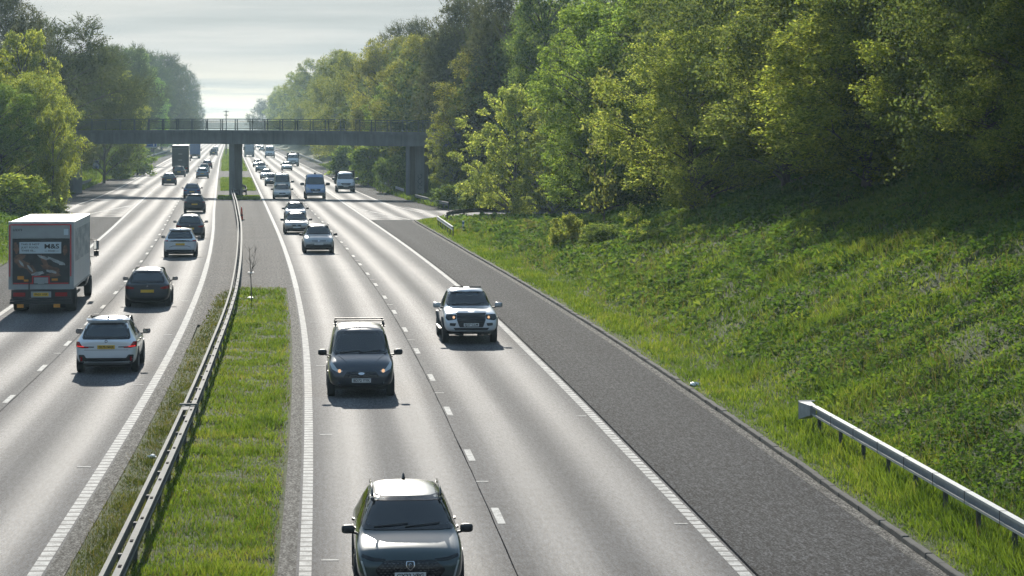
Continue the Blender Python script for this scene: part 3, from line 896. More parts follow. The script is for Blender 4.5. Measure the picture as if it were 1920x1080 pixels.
tree('broad', 0, 672, 430, 88, 140, (1.0, .92, .75), 'yellow olive tree above the middle right of the footbridge rail', group=FT)
tree('tall', 0, 612, 600, 140, 90, (1.0, .95, .75), 'narrow pale olive tree standing low above the footbridge rail', group=FT)
tree('broad', 1, 640, 500, 88, 120, (.9, .84, .72), 'rounded olive tree on the skyline between bronze and far trees', group=FT)
tree('broad', 0, 596, 720, 104, 100, (.85, .82, .72), 'small distant olive tree on the falling right skyline', group=FT)
tree('tall', 1, 560, 900, 132, 90, (1.2, 1.15, .9), 'distant brownish tree lower on the falling right skyline', group=FT)
tree('broad', 1, 530, 1100, 160, 70, OL, 'second most distant tree of the falling right skyline', group=FT)
tree('twiggy', 0, 503, 1350, 182, 60, PB, 'most distant bare tree where the right skyline meets the sky gap', group=FT)
LT = 'woodland trees along the left side'
tree('broad', 1, 68, 224, 128, 180, (1.2, 1.15, .85), 'pale yellow green rounded tree left of the footbridge end', group=LT)
tree('airy', 0, 100, 214, 190, 76, YG, 'leafy branch tree covering the left end of the footbridge', group=LT)
tree('tall', 1, 5, 216, 150, 140, GR, 'green tree cut off by the left edge below the yellow crown', group=LT)
tree('airy', 1, 48, 240, 48, 160, YG, 'yellow green crown standing in front of the big bare tree at left', group=LT)
tree('twiggy', 0, 105, 300, 18, 240, (.8, .9, .7), 'biggest bare dark tree on the left skyline', group=LT)
tree('twiggy', 1, 5, 285, -40, 190, PB, 'pale bare tree in the top left corner', group=LT)
tree('twiggy', 1, 195, 345, 72, 130, (.75, .9, .65), 'dark twiggy tree on the skyline right of the biggest bare tree', group=LT)
tree('tall', 0, 222, 450, 128, 105, (1.3, 1.2, .7), 'bright yellow green tree rising above the left half of the footbridge', group=LT)
tree('tall', 1, 285, 700, 142, 80, (.8, 1.15, .6), 'fresh green tree right of the bright yellow green one', group=LT)
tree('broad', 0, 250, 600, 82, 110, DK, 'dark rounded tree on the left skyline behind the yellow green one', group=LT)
tree('twiggy', 1, 303, 800, 92, 110, (.85, .85, .65), 'brownish bare topped tree near the right end of the left wood', group=LT)
tree('twiggy', 1, 334, 1000, 112, 84, (.8, .9, .65), 'last big tree before the sky gap on the left side', group=LT)
tree('twiggy', 0, 354, 1300, 165, 56, (.9, .9, .8), 'lowest distant tree at the left edge of the sky gap', group=LT)
tree('twiggy', 0, 228, 520, 74, 120, (.75, .9, .65), 'dark twiggy tree on the left skyline just before the rounded dark one', group=LT)
tree('twiggy', 1, 272, 760, 84, 110, (.75, .9, .65), 'grey twiggy tree on the left skyline just after the rounded dark one', group=LT)
# shrubs
SH = 'shrubs at the foot of the trees'
tree('bush', 0, 18, 198, 318, 150, (1.35, 1.35, .9), 'big yellow green bush at the left edge behind the lorry', 'shrub', SH)
tree('bush', 1, 82, 208, 372, 90, OL, 'small olive bush right of the big bush behind the lorry', 'shrub', SH)
tree('bush', 1, 45, 212, 350, 80, DK, 'dark bush between the two bushes behind the lorry', 'shrub', SH)
tree('bush', 0, 226, 372, 268, 70, DK, 'dark shrub under the left span behind the small blue sign', 'shrub', SH)
tree('bush', 1, 245, 400, 262, 90, (.8, .95, .65), 'green shrub under the left span left of the blue direction sign', 'shrub', SH)
tree('bush', 1, 1062, 141, 392, 62, (1.3, 1.2, .95), 'upright pale shrub at the top of the grass left of the dark wood', 'shrub', SH)
tree('sapling', 1, 1190, 128, 372, 46, (1.5, 1.45, 1.1), 'slender pale leafed sapling among brambles above the bank', 'sapling', SH)
tree('bush', 0, 1130, 134, 412, 90, (.9, 1.0, .8), 'low bramble thicket left of the slender pale sapling', 'shrub', SH)
tree('bush', 1, 1240, 122, 420, 90, (.85, .95, .75), 'low bramble thicket right of the slender pale sapling', 'shrub', SH)
tree('sapling', 0, 990, 162, 405, 30, BR, 'thin twiggy sapling where the sunlit grass meets the wood', 'sapling', SH)
tree('bush', 1, 850, 236, 340, 80, DK, 'dark shrub right of the right bridge pier', 'shrub', SH)
tree('bush', 0, 905, 232, 320, 90, (.8, .85, .7), 'dark shrub across the exit road under the pale loose tree', 'shrub', SH)
tree('bush', 0, 700, 330, 268, 90, (.8, .95, .7), 'green shrub under the right span left of the right pier', 'shrub', SH)
tree('bush', 1, 655, 400, 266, 80, (.9, 1.05, .75), 'green shrub farther under the right span beside the verge', 'shrub', SH)
tree('bush', 0, 735, 292, 285, 60, DK, 'shrub close to the left side of the right pier', 'shrub', SH)

# the woods behind: one mass on each side
def mass(name, spots, label, seed):
    r = np.random.default_rng(seed); parts = []
    for X, Y, z0, ht, rad in spots:
        k = ['broad', 'tall', 'broad', 'tall', 'twiggy'][r.integers(0, 5 if Y > 240 else 4)]
        p = PROTO[k][r.integers(0, 2)]
        m = len(p['F']); n = min(int(np.interp(Y, [80, 125, 150, 210, 260, 900], [52000, 50000, 26000, 15000, 6000, 2200])), m)
        idx = np.arange(n)
        q = p['V'].reshape(-1, 4, 3)[idx]; c = q.mean(1, keepdims=True)
        grow = (m / n) ** .5 * (.72 if k != 'twiggy' else 1.0)
        q = c * [rad / p['R'], rad / p['R'], ht / p['Ht']] + (q - c) * grow * 1.05
        a = r.uniform(0, 6.28); R2 = np.array([[math.cos(a), -math.sin(a), 0], [math.sin(a), math.cos(a), 0], [0, 0, 1]])
        q = q.reshape(-1, 3) @ R2.T + [X, Y, z0]
        parts.append((q, np.arange(n * 4).reshape(-1, 4)))
    v, f = merge(parts)
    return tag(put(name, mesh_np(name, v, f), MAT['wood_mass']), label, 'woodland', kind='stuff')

wr = random.Random(9)
sp = []
for row, (t0, k) in enumerate(((27, 1.0), (34, 1.05), (43, 1.1), (54, 1.15))):
    Y = 84.0 + 3 * row
    while Y < 1250:
        t = t0 + wr.uniform(-2, 2)
        if 206 < Y < 248 and t < 60: t += 10
        if Y > 250: t = t - 5 + wr.uniform(-1, 1) + (5 if Y < 285 else 0)
        X = float(ref(Y)) + t; z0 = float(ground_z(X, Y))
        top = np.interp(Y, [80, 200, 280, 400, 600, 900, 1200], [17, 17, 18, 18, 20, 23, 24]) * k * wr.uniform(.85, 1.08)
        if (Y < 215 and row < 2) or (215 <= Y < 400) or (Y >= 400 and row < 3): sp.append((X, Y, z0 - .3, top * .92, wr.uniform(4.2, 6.0)))
        Y += (5.5 if Y < 260 else 8 if Y < 500 else 15) * wr.uniform(.8, 1.2)
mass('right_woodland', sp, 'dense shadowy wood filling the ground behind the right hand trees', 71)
sp = []
for row, (t0, k) in enumerate(((-31, .95), (-39, 1.05), (-48, 1.1))):
    Y = 205.0 + 3 * row
    while Y < 1250:
        t = t0 + wr.uniform(-2, 2)
        if Y > 290: t += 1
        X = float(ref(Y)) + t; z0 = float(ground_z(X, Y))
        top = np.interp(Y, [200, 280, 350, 480, 700, 1000, 1250], [12, 15.5, 14.5, 17, 23, 27, 27]) * k * wr.uniform(.85, 1.05)
        if not (222 < Y < 244): sp.append((X, Y, z0 - .3, top * .92, wr.uniform(4.2, 6.0)))
        Y += (6.5 if Y < 300 else 8 if Y < 500 else 15) * wr.uniform(.8, 1.2)
mass('left_woodland', sp, 'dense shadowy wood filling the ground behind the left hand trees', 72)

# ------------------------------------------------------------------ footbridge
BL, BR_ = Vector((-50.0, 290.5, 0)), Vector((-10.6, 273.0, 0))
bu = (BR_ - BL).normalized(); bn = Vector((-bu.y, bu.x, 0))         # bn points away from the camera
blen = (BR_ - BL).length
ztop = lambda s: 7.22 + .12 * math.sin(max(0, min(1, s / blen)) * math.pi) - .17 * max(0, min(1, s / blen)) - .0
bridge = empty('footbridge', (-30.5, 282, 0))
tag(bridge, 'grey concrete footbridge with iron parapet crossing all the lanes', 'bridge')
def W2(o, par):           # parent with world coordinates kept
    o.parent = par; o.matrix_parent_inverse = Matrix.Translation(-Vector(par.location))
    return o
bpath = []
for k in range(33):
    s = -16 + (blen + 30) * k / 32
    bpath.append((BL + bu * s + Vector((0, 0, ztop(s))), bn))
W2(MB().sweep(bpath, [(-1.25, -1.55), (-1.25, -.32), (-1.5, -.32), (-1.5, 0), (-1.3, 0), (-1.3, -.10), (1.3, -.10), (1.3, 0), (1.5, 0), (1.5, -.32), (1.25, -.32), (1.25, -1.55)]).build('deck', MAT['concrete']), bridge)
for sgn in (-1, 1):
    m = MB(); off = bn * (1.4 * sgn)
    rp = [(p + off, bn) for p, r in bpath]
    m.sweep(rp, [(-.05, 1.18), (-.05, 1.26), (.05, 1.26), (.05, 1.18)])
    m.sweep(rp, [(-.025, 1.00), (-.025, 1.05), (.025, 1.05), (.025, 1.00)])
    m.sweep(rp, [(-.025, .12), (-.025, .17), (.025, .17), (.025, .12)])
    s = -15.9; k = 0
    rail = W2(m.build('parapet', MAT['rail_paint']), bridge)
    bars = MB()
    while s < blen + 13.5:
        c = BL + bu * s + off + Vector((0, 0, ztop(s)))
        Mx = Matrix.Translation(c) @ Matrix.Rotation(math.atan2(bu.y, bu.x), 4, 'Z')
        if k % 14 == 0:
            W2(MB().box(-.042, .042, -.042, .042, 0, 1.17, Mx).build('parapet_post', MAT['rail_paint'], None), bridge)
        else:
            bars.box(-.013, .013, -.013, .013, .17, 1.0, Mx)
        s += 1.9 / 14; k += 1
    W2(bars.build('balusters', MAT['rail_paint']), bridge)
def pier(c, hw, hd, name='pier', zt=5.7, mat='concrete'):
    m = MB(); Mx = Matrix.Translation(c) @ Matrix.Rotation(math.atan2(bu.y, bu.x), 4, 'Z')
    m.box(-hw, hw, -hd, hd, -.3, zt, Mx)
    return W2(m.build(name, MAT[mat], None, bevel=.03), bridge)
mid = BL.lerp(BR_, .47)
pier(BL, .26, .9, zt=ztop(0) - 1.56); pier(Vector((-30.75, 281.95, 0)), .34, .9, zt=ztop(blen * .48) - 1.56)
pier(BR_ + bu * -.28, .24, .9, zt=ztop(blen) - 1.56)
wall = pier(BR_ + bu * .80 + bn * .35, .56, .5, 'abutment_wall', ztop(blen) - 1.56)
g = MB(); gc = BR_ + bu * .80 + bn * (.35 - .515)
grr = random.Random(4)
g2 = MB(); Mx = Matrix.Translation(gc + Vector((.04, 0, 0))) @ Matrix.Rotation(math.atan2(bu.y, bu.x), 4, 'Z'); g2.box(-.38, .40, .003, .012, .95, 2.9, Mx)
W2(g2.build('sprayed_panel', simple('faded_spray_paint', (.34, .42, .46), .8, vary=.5, scale=5)), bridge)
for k, z in enumerate((1.15, 1.75, 2.3)):
    pts = [gc + bu * (.04 + .24 * math.cos(a)) + Vector((0, 0, z + .24 * math.sin(a))) - bn * .015 for a in np.linspace(.4 + k, 5.6 + k, 12)]
    g.tube(pts, .03, 5)
W2(g.build('graffiti', MAT['rail_paint']), bridge)

# ------------------------------------------------------------------ safety barriers
def barrier(name, label, t, a, b, rails, post_step, zt=.75, group=None, zbase=None, flare=None, mat='galv_old', post_mat='dark_steel'):
    """rails: list of (profile, offset); t(Y) lateral line"""
    tf = t if callable(t) else (lambda Y: t)
    Y0 = (a + b) / 2
    zf = (lambda Y: float(ground_z(float(ref(Y)) + float(tf(Y)), Y))) if zbase is None else (lambda Y: zbase)
    root = empty(name, P(float(tf(Y0)), Y0, zf(Y0)))
    tag(root, label, 'crash barrier', group)
    for prof, off in rails:
        pth = path(a, b, lambda Y: float(tf(Y)) + off + (flare(Y) if flare else 0), 1.5 if b - a < 100 else 2.4, z=zf)
        W2(MB().sweep(pth, prof).build('rail', MAT[mat]), root)
    Y = a + .4; n = 0
    while Y < b and n < 96:
        p = P(float(tf(Y)) + (flare(Y) if flare else 0), Y, zf(Y))
        Mx = Matrix.Translation(p) @ Matrix.Rotation(-math.atan(slope(Y)), 4, 'Z')
        W2(MB().box(-.035, .035, -.05, .05, -.3, zt - .06, Mx).build('post', MAT[post_mat]), root)
        Y += post_step; n += 1
    return root

def channel(u0, u1, z0, z1, side):
    """open box beam: a C section with its mouth on SIDE"""
    tk = .014
    if side > 0:
        return [(u0, z0), (u0, z1), (u1, z1), (u1, z1 - .05), (u1 - tk, z1 - .05), (u1 - tk, z1 - tk), (u0 + tk, z1 - tk), (u0 + tk, z0 + tk), (u1 - tk, z0 + tk), (u1 - tk, z0 + .05), (u1, z0 + .05), (u1, z0)]
    return [(-u, z) for u, z in channel(-u1, -u0, z0, z1, 1)]

cb = barrier('central_barrier', 'long double railed steel barrier winding along the grass between carriageways', lambda Y: np.interp(Y, [0, 80, 105, 180, 235, 275], [-2.92, -2.88, -2.76, -2.74, -2.93, -3.2]),
             30, 275, [(channel(-.17, -.10, .50, .69, -1), 0), (channel(.03, .14, .50, .69, 1), 0)], 3.2, zbase=.03)
# bolts and splice plates on the two rails
for k in range(34):
    Y = 34 + 2.4 * k
    tt = float(np.interp(Y, [0, 80, 105, 180, 235, 275], [-2.92, -2.88, -2.76, -2.74, -2.93, -3.2]))
    Mx = Matrix.Translation(P(tt, Y, 0)) @ Matrix.Rotation(-math.atan(slope(Y)), 4, 'Z')
    W2(MB().box(.06, .11, -.09, .09, .722, .735, Mx).build('bolt_plate', MAT['black_rubber']), cb)
sp_ = MB()
Mx = Matrix.Translation(P(-2.9, 61.3, 0)) @ Matrix.Rotation(-math.atan(slope(61)), 4, 'Z')
sp_.box(-.22, .2, -.05, .05, .735, .78, Mx); sp_.box(-.11, .03, -.9, -.1, .715, .727, Mx)
W2(sp_.build('splice_plate', MAT['galv_old']), cb)
WB = [(-.04, .42), (-.085, .47), (-.085, .52), (-.04, .555), (-.04, .595), (-.085, .63), (-.085, .68), (-.04, .73), (-.028, .73), (-.07, .675), (-.07, .635), (-.028, .6), (-.028, .55), (-.07, .515), (-.07, .475), (-.028, .42)]
WBm = [(-u, z) for u, z in WB][::-1]
barrier('central_barrier', 'double railed steel barrier spreading round the middle bridge pier', lambda Y: -2.4, 277, 620,
        [(WB, 0), (WBm, 0)], 4.2, zbase=.03, group=None)
# rail ends that swing out either side of the middle pier
for sg, lab in ((-1, 'short weathered rail bent round the left of the middle pier'), (1, 'short weathered rail bent round the right of the middle pier')):
    barrier('pier_barrier', lab, lambda Y, sg=sg: -2.42 + sg * float(np.interp(Y, [276, 280, 286, 296, 310], [.25, .75, .8, .75, .15])), 276, 310, [(WB if sg < 0 else WBm, 0)], 3.0, zbase=.03, mat='dark_steel')
# near right barrier with its end terminal
TT = lambda Y: 12.1
nb = barrier('verge_barrier', 'bright steel barrier on the near right grass with a boxed end', TT, 26, 60.4,
             [(channel(-.10, 0.03, .49, .72, -1), 0)], 2.4, zt=.50, mat='galv', zbase=.10)
for k in range(14):
    Y = 27 + 2.4 * k; zz = .10
    Mx = Matrix.Translation(P(12.1, Y, zz)) @ Matrix.Rotation(-math.atan(slope(Y)), 4, 'Z')
    b = MB(); prof = [(-.107, .49), (-.107, .7245), (.035, .7245), (.035, .7165), (-.099, .7165), (-.099, .49)]
    b.sweep([(Mx @ Vector((0, -.012, 0)), Vector((1, 0, 0))), (Mx @ Vector((0, .012, 0)), Vector((1, 0, 0)))], prof)
    b.v = [(x, y, z) for x, y, z in b.v]
    W2(b.build('joint', MAT['dark_steel']), nb)
zz = .10
Mx = Matrix.Translation(P(12.06, 60.4, zz)) @ Matrix.Rotation(-math.atan(slope(61)), 4, 'Z')
tm = MB()
b0 = len(tm.v)
# wedge shaped boxed end: broad plate facing the traffic that narrows back into the rail
pts = [(-.24, .75, .32), (.08, .85, .32), (.04, 0, .49), (-.11, 0, .49), (-.24, .75, .74), (.08, .85, .74), (.04, 0, .725), (-.11, 0, .725)]
tm.v += [tuple(Mx @ Vector(p)) for p in pts]
tm.f += [(0, 1, 2, 3), (4, 7, 6, 5), (0, 4, 5, 1), (1, 5, 6, 2), (2, 6, 7, 3), (3, 7, 4, 0)]
tm.box(-.22, .18, .82, .86, .73, .76, Mx)
W2(tm.build('end_terminal', MAT['galv']), nb)
VB = 'weathered barriers beside the slip roads'
barrier('verge_barrier', 'short bent rail end on the grass nose beside the exit road', lambda Y: np.interp(Y, [172, 178, 192], [11.75, 11.9, 12.3]), 172, 192, [(WB, 0)], 3.2, mat='galv')
nr = empty('verge_barrier', P(17, 208)); tag(nr, 'dark rail curving behind the sunlit grass along the exit road', 'crash barrier')
pts = [P(13.6, 199), P(14.4, 203), P(15.6, 206.5), P(17.2, 208.8), P(19.5, 209.8), P(23, 210), P(30, 209.5)]
pth = [(p, Vector(((pts[min(i + 1, 6)] - pts[max(i - 1, 0)]).y, -(pts[min(i + 1, 6)] - pts[max(i - 1, 0)]).x, 0)).normalized()) for i, p in enumerate(pts)]
W2(MB().sweep(pth, [(u, z + .12) for u, z in WB]).build('rail', MAT['dark_steel']), nr)
for p in pts: W2(MB().box(p.x - .06, p.x + .06, p.y - .05, p.y + .05, -.2, .8).build('post', MAT['dark_steel']), nr)
barrier('verge_barrier', 'rail running behind the right bridge pier towards the exit road', lambda Y: np.interp(Y, [228, 236, 258], [16.4, 15.9, 15.3]), 229, 257, [(WB, 0)], 3.2, zbase=.05)
barrier('verge_barrier', 'pale rail on the right verge just beyond the footbridge', lambda Y: 15.6, 277, 324, [(WB, 0)], 3.2, zbase=.1, mat='galv')
barrier('verge_barrier', 'far rail on the right verge well beyond the footbridge', lambda Y: 14.7, 500, 760, [(WB, 0)], 4.0, zbase=.1, mat='galv')
barrier('verge_barrier', 'dark rail on the left verge by the left bridge pier', lambda Y: np.interp(Y, [238, 262, 334], [-22.9, -21.9, -21.8]), 238, 334, [(WBm, 0)], 3.2, zbase=.1)
barrier('verge_barrier', 'far rail on the left verge below the blue direction sign', lambda Y: np.interp(Y, [520, 780], [-23.2, -21.9]), 520, 780, [(WBm, 0)], 4.0, zbase=.3, mat='galv')

# ------------------------------------------------------------------ signs, posts, cone, pole, litter
def text_mesh(s, size, extrude=.0, align='CENTER'):
    cu = bpy.data.curves.new('lettering', 'FONT'); cu.body = s; cu.size = size; cu.align_x = align; cu.align_y = 'CENTER'; cu.extrude = extrude
    cu.resolution_u = 3; cu.offset = size * .022
    o = bpy.data.objects.new('lettering', cu); col.objects.link(o)
    bpy.context.view_layer.update()
    me = bpy.data.meshes.new_from_object(o.evaluated_get(bpy.context.evaluated_depsgraph_get()))
    bpy.data.objects.remove(o); bpy.data.curves.remove(cu)
    return me
def text_on(parent, name, s, size, mat, loc, face=-1, bold=0, w=None, align='CENTER'):
    """lettering standing in the x z plane, read from -y (face -1) or from +y (face 1); loc is its centre in the parent's space"""
    me = text_mesh(s, size, .002, align)
    xs = [v.co.x for v in me.vertices]
    sc = 1.0 if (w is None or not xs) else w / max(max(xs) - min(xs), .01)
    R = Matrix.Translation(loc) @ Matrix.Rotation(0 if face < 0 else math.pi, 4, 'Z') @ Matrix.Rotation(math.pi / 2, 4, 'X') @ Matrix.Diagonal((sc, 1, 1, 1))
    me.transform(R)
    return put(name, me, mat, parent)

def sign_root(name, label, px, py, d, cat='sign'):
    X = (px - CX) / F * d; zc = H - (py - HZ) / F * d
    return tag(empty(name, (X, d, float(ground_z(X, d)))), label, cat), zc - float(ground_z(X, d))
r, zc = sign_root('direction_sign', 'large blue motorway direction sign seen under the left span', 276, 264, 570)
zc += .5
MB().box(-2.25, 2.25, -.05, .05, zc - 2.0, zc + 1.6).build('panel', MAT['blue_sign'], r, bevel=.02)
bd = MB(); bd.box(-2.2, 2.2, -.062, -.053, zc - 1.95, zc - 1.87); bd.box(-2.2, 2.2, -.062, -.053, zc + 1.47, zc + 1.55); bd.box(-2.2, -2.12, -.062, -.053, zc - 1.87, zc + 1.47); bd.box(2.12, 2.2, -.062, -.053, zc - 1.87, zc + 1.47)
bd.box(1.35, 1.6, -.066, -.056, zc - 1.7, zc + 1.2); bd.tube([Vector((1.4, -.06, zc - .55)), Vector((.75, -.06, zc + .05)), Vector((.4, -.06, zc + .15))], [.11, .11, .05], 5)
bd.build('route_diagram', MAT['white_sign'], r)
MB().box(-.75, -.3, -.062, -.053, zc - .75, zc - .4).build('yellow_patch', MAT['yellow_sign'], r)
for x in (-1.5, 1.5): MB().tube([(x, .12, -.6), (x, .12, zc + 1.4)], .09).build('post', MAT['dark_steel'], r)
r, zc = sign_root('marker_sign', 'small blue sign with pale bars on the left verge by the bridge pier', 180, 308, 360)
MB().box(-.45, .45, -.03, .03, zc - .62, zc + .62).build('panel', MAT['blue_sign'], r, bevel=.01)
bd = MB(); bd.box(-.38, .38, -.042, -.033, zc + .5, zc + .56); bd.box(-.38, .38, -.042, -.033, zc - .56, zc - .5); bd.box(-.38, -.32, -.042, -.033, zc - .5, zc + .5); bd.box(.32, .38, -.042, -.033, zc - .5, zc + .5)
bd.build('border', MAT['white_sign'], r)
ck = MB()
for k, (a, b) in enumerate(((-.24, -.14), (-.05, .05), (.14, .24))): ck.box(a, b, -.042, -.033, zc - .3, zc + .3 - .1 * k)
ck.build('pale_bars', MAT['white_sign'], r)
MB().tube([(0, .08, -.5), (0, .08, zc + .5)], .04).build('post', MAT['dark_steel'], r)
# marker post on the gore
X, Y = G(868.7, 432, .15)
r = tag(empty('marker_post', (X, Y, float(ground_z(X, Y)))), 'short white marker post in the sunlit grass by the exit', 'post')
MB().box(-.07, .07, -.04, .04, -.2, .68).build('shaft', MAT['white_sign'], r, bevel=.01)
MB().box(-.075, .075, -.05, -.042, .44, .62).build('reflector', MAT['blue_sign'], r)
# cone on the central paving
X, Y = G(453, 413)
r = tag(empty('traffic_cone', (X, Y, .0)), 'tall orange traffic cone standing beside the central barrier', 'cone')
MB().lathe([(.12, .05), (.115, .3), (.10, .42), (.085, .62), (.06, .9), (.05, 1.06), (.03, 1.08)], 'z', 16).build('cone_body', MAT['orange'], r, True)
MB().box(-.24, .24, -.24, .24, 0, .06).build('base', MAT['black_rubber'], r, bevel=.015)
MB().lathe([(.1185, .35), (.107, .48)], 'z', 16).build('collar', MAT['black_rubber'], r, True)
# sapling with a tree tie in the near central reserve
X, Y = G(472, 566)
r = tag(empty('bare_sapling', (X, Y, .03)), 'bare forked sapling with white tie on the central grass', 'sapling')
m = MB(); m.tube([(0, 0, -.1), (-.02, 0, .6), (-.05, 0, 1.2), (-.07, .02, 1.75), (-.12, 0, 2.3)], [.03, .024, .02, .014, .006], 6)
m.tube([(-.05, 0, 1.15), (.06, 0, 1.55), (.14, .03, 2.0), (.17, .03, 2.28)], [.018, .012, .008, .004], 5)
trr = random.Random(2)
for k in range(34):
    z = trr.uniform(1.0, 2.2); x = -.05 - .03 * (z - 1.2) if k % 2 else .02 + .14 * (z - 1.3)
    a = trr.uniform(0, 6.28); l = trr.uniform(.12, .36)
    m.tube([(x, 0, z), (x + math.cos(a) * l * .5, math.sin(a) * l * .5, z + l * .5), (x + math.cos(a) * l * .8, math.sin(a) * l * .8, z + l * 1.1)], [.006, .005, .002], 4, False)
m.build('trunk', MAT['bark_pale'], r)
MB().box(-.16, .1, -.05, .05, 1.2, 1.25).build('tree_tie', MAT['litter'], r)
# utility pole far down the road
X = (424 - CX) / F * 720
r = tag(empty('utility_pole', (X, 720, 0)), 'distant pole with two crossarms standing against the bright sky gap', 'pole')
MB().tube([(0, 0, -.5), (0, 0, 12.6)], [.17, .12], 8).build('pole', MAT['wood_pole'], r)
for z, wd_ in ((12.2, .75), (11.2, .6)):
    cm = MB().box(-wd_, wd_, -.06, .06, z - .07, z + .07)
    for x in (-wd_ * .9, -wd_ * .3, wd_ * .3, wd_ * .9): cm.lathe([(.05, z + .07), (.05, z + .24)], 'z', 6, (x, 0, 0))
    cm.build('crossarm', MAT['wood_pole'], r)
# litter
def litter(px, py, s, label, z=0.08):
    X, Y = G(px, py, z); bm = bmesh.new()
    bmesh.ops.create_icosphere(bm, subdivisions=2, radius=s)
    rr_ = random.Random(int(px))
    for v in bm.verts: v.co = v.co * rr_.uniform(.55, 1.15); v.co.z = max(v.co.z * .55, -s * .3)
    me = bpy.data.meshes.new('litter'); bm.to_mesh(me); bm.free()
    tag(put('litter', me, MAT['litter'], None, (X, Y, max(float(ground_z(X, Y)), .03) + s * .25)), label, 'litter')
litter(1303, 704, .16, 'white scrap of litter at the foot of the right bank', .35)
litter(284, 851, .11, 'white bag caught in grass left of the central barrier', .12)
litter(348, 912, .07, 'small white scrap in the grass right of the central barrier', .15)
litter(470, 556, .16, 'white scraps at the foot of the bare sapling', .15)

# ------------------------------------------------------------------ vehicles
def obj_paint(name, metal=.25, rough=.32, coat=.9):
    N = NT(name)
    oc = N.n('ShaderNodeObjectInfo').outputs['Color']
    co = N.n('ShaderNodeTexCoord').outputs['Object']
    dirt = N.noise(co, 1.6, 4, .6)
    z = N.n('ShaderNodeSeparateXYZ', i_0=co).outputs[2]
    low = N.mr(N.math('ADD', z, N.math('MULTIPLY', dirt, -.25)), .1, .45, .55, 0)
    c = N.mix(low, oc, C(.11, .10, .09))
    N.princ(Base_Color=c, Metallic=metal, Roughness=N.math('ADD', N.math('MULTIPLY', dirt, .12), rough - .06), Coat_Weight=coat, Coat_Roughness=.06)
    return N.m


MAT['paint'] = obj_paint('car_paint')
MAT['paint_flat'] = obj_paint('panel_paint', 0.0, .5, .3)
MAT['glass'] = simple('tinted_glass', (.02, .03, .038), .05, spec=.7, vary=.05)
def see_glass():
    N = NT('window_glass')
    fr = N.n('ShaderNodeFresnel', i_IOR=1.5).outputs[0]
    g = N.n('ShaderNodeBsdfGlossy', i_Roughness=.03); t = N.n('ShaderNodeBsdfTransparent', i_Color=C(.42, .50, .54))
    ms = N.n('ShaderNodeMixShader', i_0=N.math('ADD', N.math('MULTIPLY', fr, 1.0), .06, clamp=True)); N.l(t.outputs[0], ms.inputs[1]); N.l(g.outputs[0], ms.inputs[2])
    N.l(ms.outputs[0], N.out.inputs[0])
    return N.m


MAT['see_glass'] = see_glass()
MAT['trim'] = simple('black_plastic_trim', (.022, .023, .025), .55, vary=.2)
MAT['gloss_black'] = simple('gloss_black', (.012, .013, .015), .15)
MAT['tyre'] = simple('tyre_rubber', (.02, .02, .021), .8, vary=.25)
MAT['alloy'] = simple('alloy_wheel', (.35, .36, .37), .35, .8)
MAT['chrome'] = simple('chrome', (.62, .63, .64), .12, 1.0)
MAT['red_lens'] = simple('red_lens', (.30, .008, .012), .15)
MAT['clear_lens'] = simple('clear_lens', (.46, .49, .50), .12, .3)
MAT['plate_white'] = simple('white_plate', (.66, .67, .66), .5, vary=.05)
MAT['plate_yellow'] = simple('yellow_plate', (.70, .44, .04), .5, vary=.05)
MAT['ink'] = simple('plate_ink', (.015, .015, .015), .6)
MAT['amber'] = simple('amber_reflector', (.60, .25, .03), .4)
MAT['mirror'] = simple('mirror_glass', (.5, .52, .54), .03, 1.0)
MAT['lorry_grey_dark'] = simple('dark_grille_metal', (.10, .11, .115), .3, .8)
MAT['seat'] = simple('seat_fabric', (.10, .10, .105), .9)


def lamp_mat(name, c, s):
    N = NT(name); e = N.n('ShaderNodeEmission', i_Color=C(*c), i_Strength=s); N.l(e.outputs[0], N.out.inputs[0]); return N.m


MAT['lamp_on'] = lamp_mat('lit_lamp', (1, .62, .36), .65)
MAT['tail_on'] = lamp_mat('lit_tail_lamp', (1, .06, .06), .55)


def loft(st, lvl=2):
    V, Fc = [], []
    for y, zb, zs, zt, wb, ws, wt in st:
        k = min(.13, .5 * max(zt - zs, .02))
        half = [(0, zb), (.8 * wb, zb), (wb, zb + .07), (ws, zb + .5 * (zs - zb)), (ws * .995, zs - .05), (ws - .05, zs + .02),
                (wt + .035, zt - k), (wt - .10, zt - .012), (0, zt + .012)]
        ring = half + [(-x, z) for x, z in half[-2:0:-1]]
        V += [(x, y, z) for x, z in ring]
    n = 16
    for i in range(len(st) - 1):
        for k in range(n):
            k2 = (k + 1) % n
            Fc.append((i * n + k, i * n + k2, (i + 1) * n + k2, (i + 1) * n + k))
    for b, rev in ((0, False), ((len(st) - 1) * n, True)):
        for k in range(8):
            r0, r1 = b + k, b + k + 1
            l0, l1 = b + (n - k) % n, b + n - k - 1
            f = [r0, r1, l1, l0]
            f = list(dict.fromkeys(f))
            Fc.append(tuple(f[::-1] if rev else f))
    me = bpy.data.meshes.new('body'); me.from_pydata(V, [], Fc); me.update()
    bm = bmesh.new(); bm.from_mesh(me); bmesh.ops.recalc_face_normals(bm, faces=bm.faces); bm.to_mesh(me); bm.free()
    o = bpy.data.objects.new('body', me); col.objects.link(o)
    md = o.modifiers.new('s', 'SUBSURF'); md.levels = lvl; md.render_levels = lvl
    bpy.context.view_layer.update()
    out = bpy.data.meshes.new_from_object(o.evaluated_get(bpy.context.evaluated_depsgraph_get()))
    bpy.data.objects.remove(o); bpy.data.meshes.remove(me)
    out.polygons.foreach_set('use_smooth', np.ones(len(out.polygons), bool))
    out.name = 'body'
    return out


def bvh_of(me):
    return BVHTree.FromPolygons([v.co.copy() for v in me.vertices], [tuple(p.vertices) for p in me.polygons])


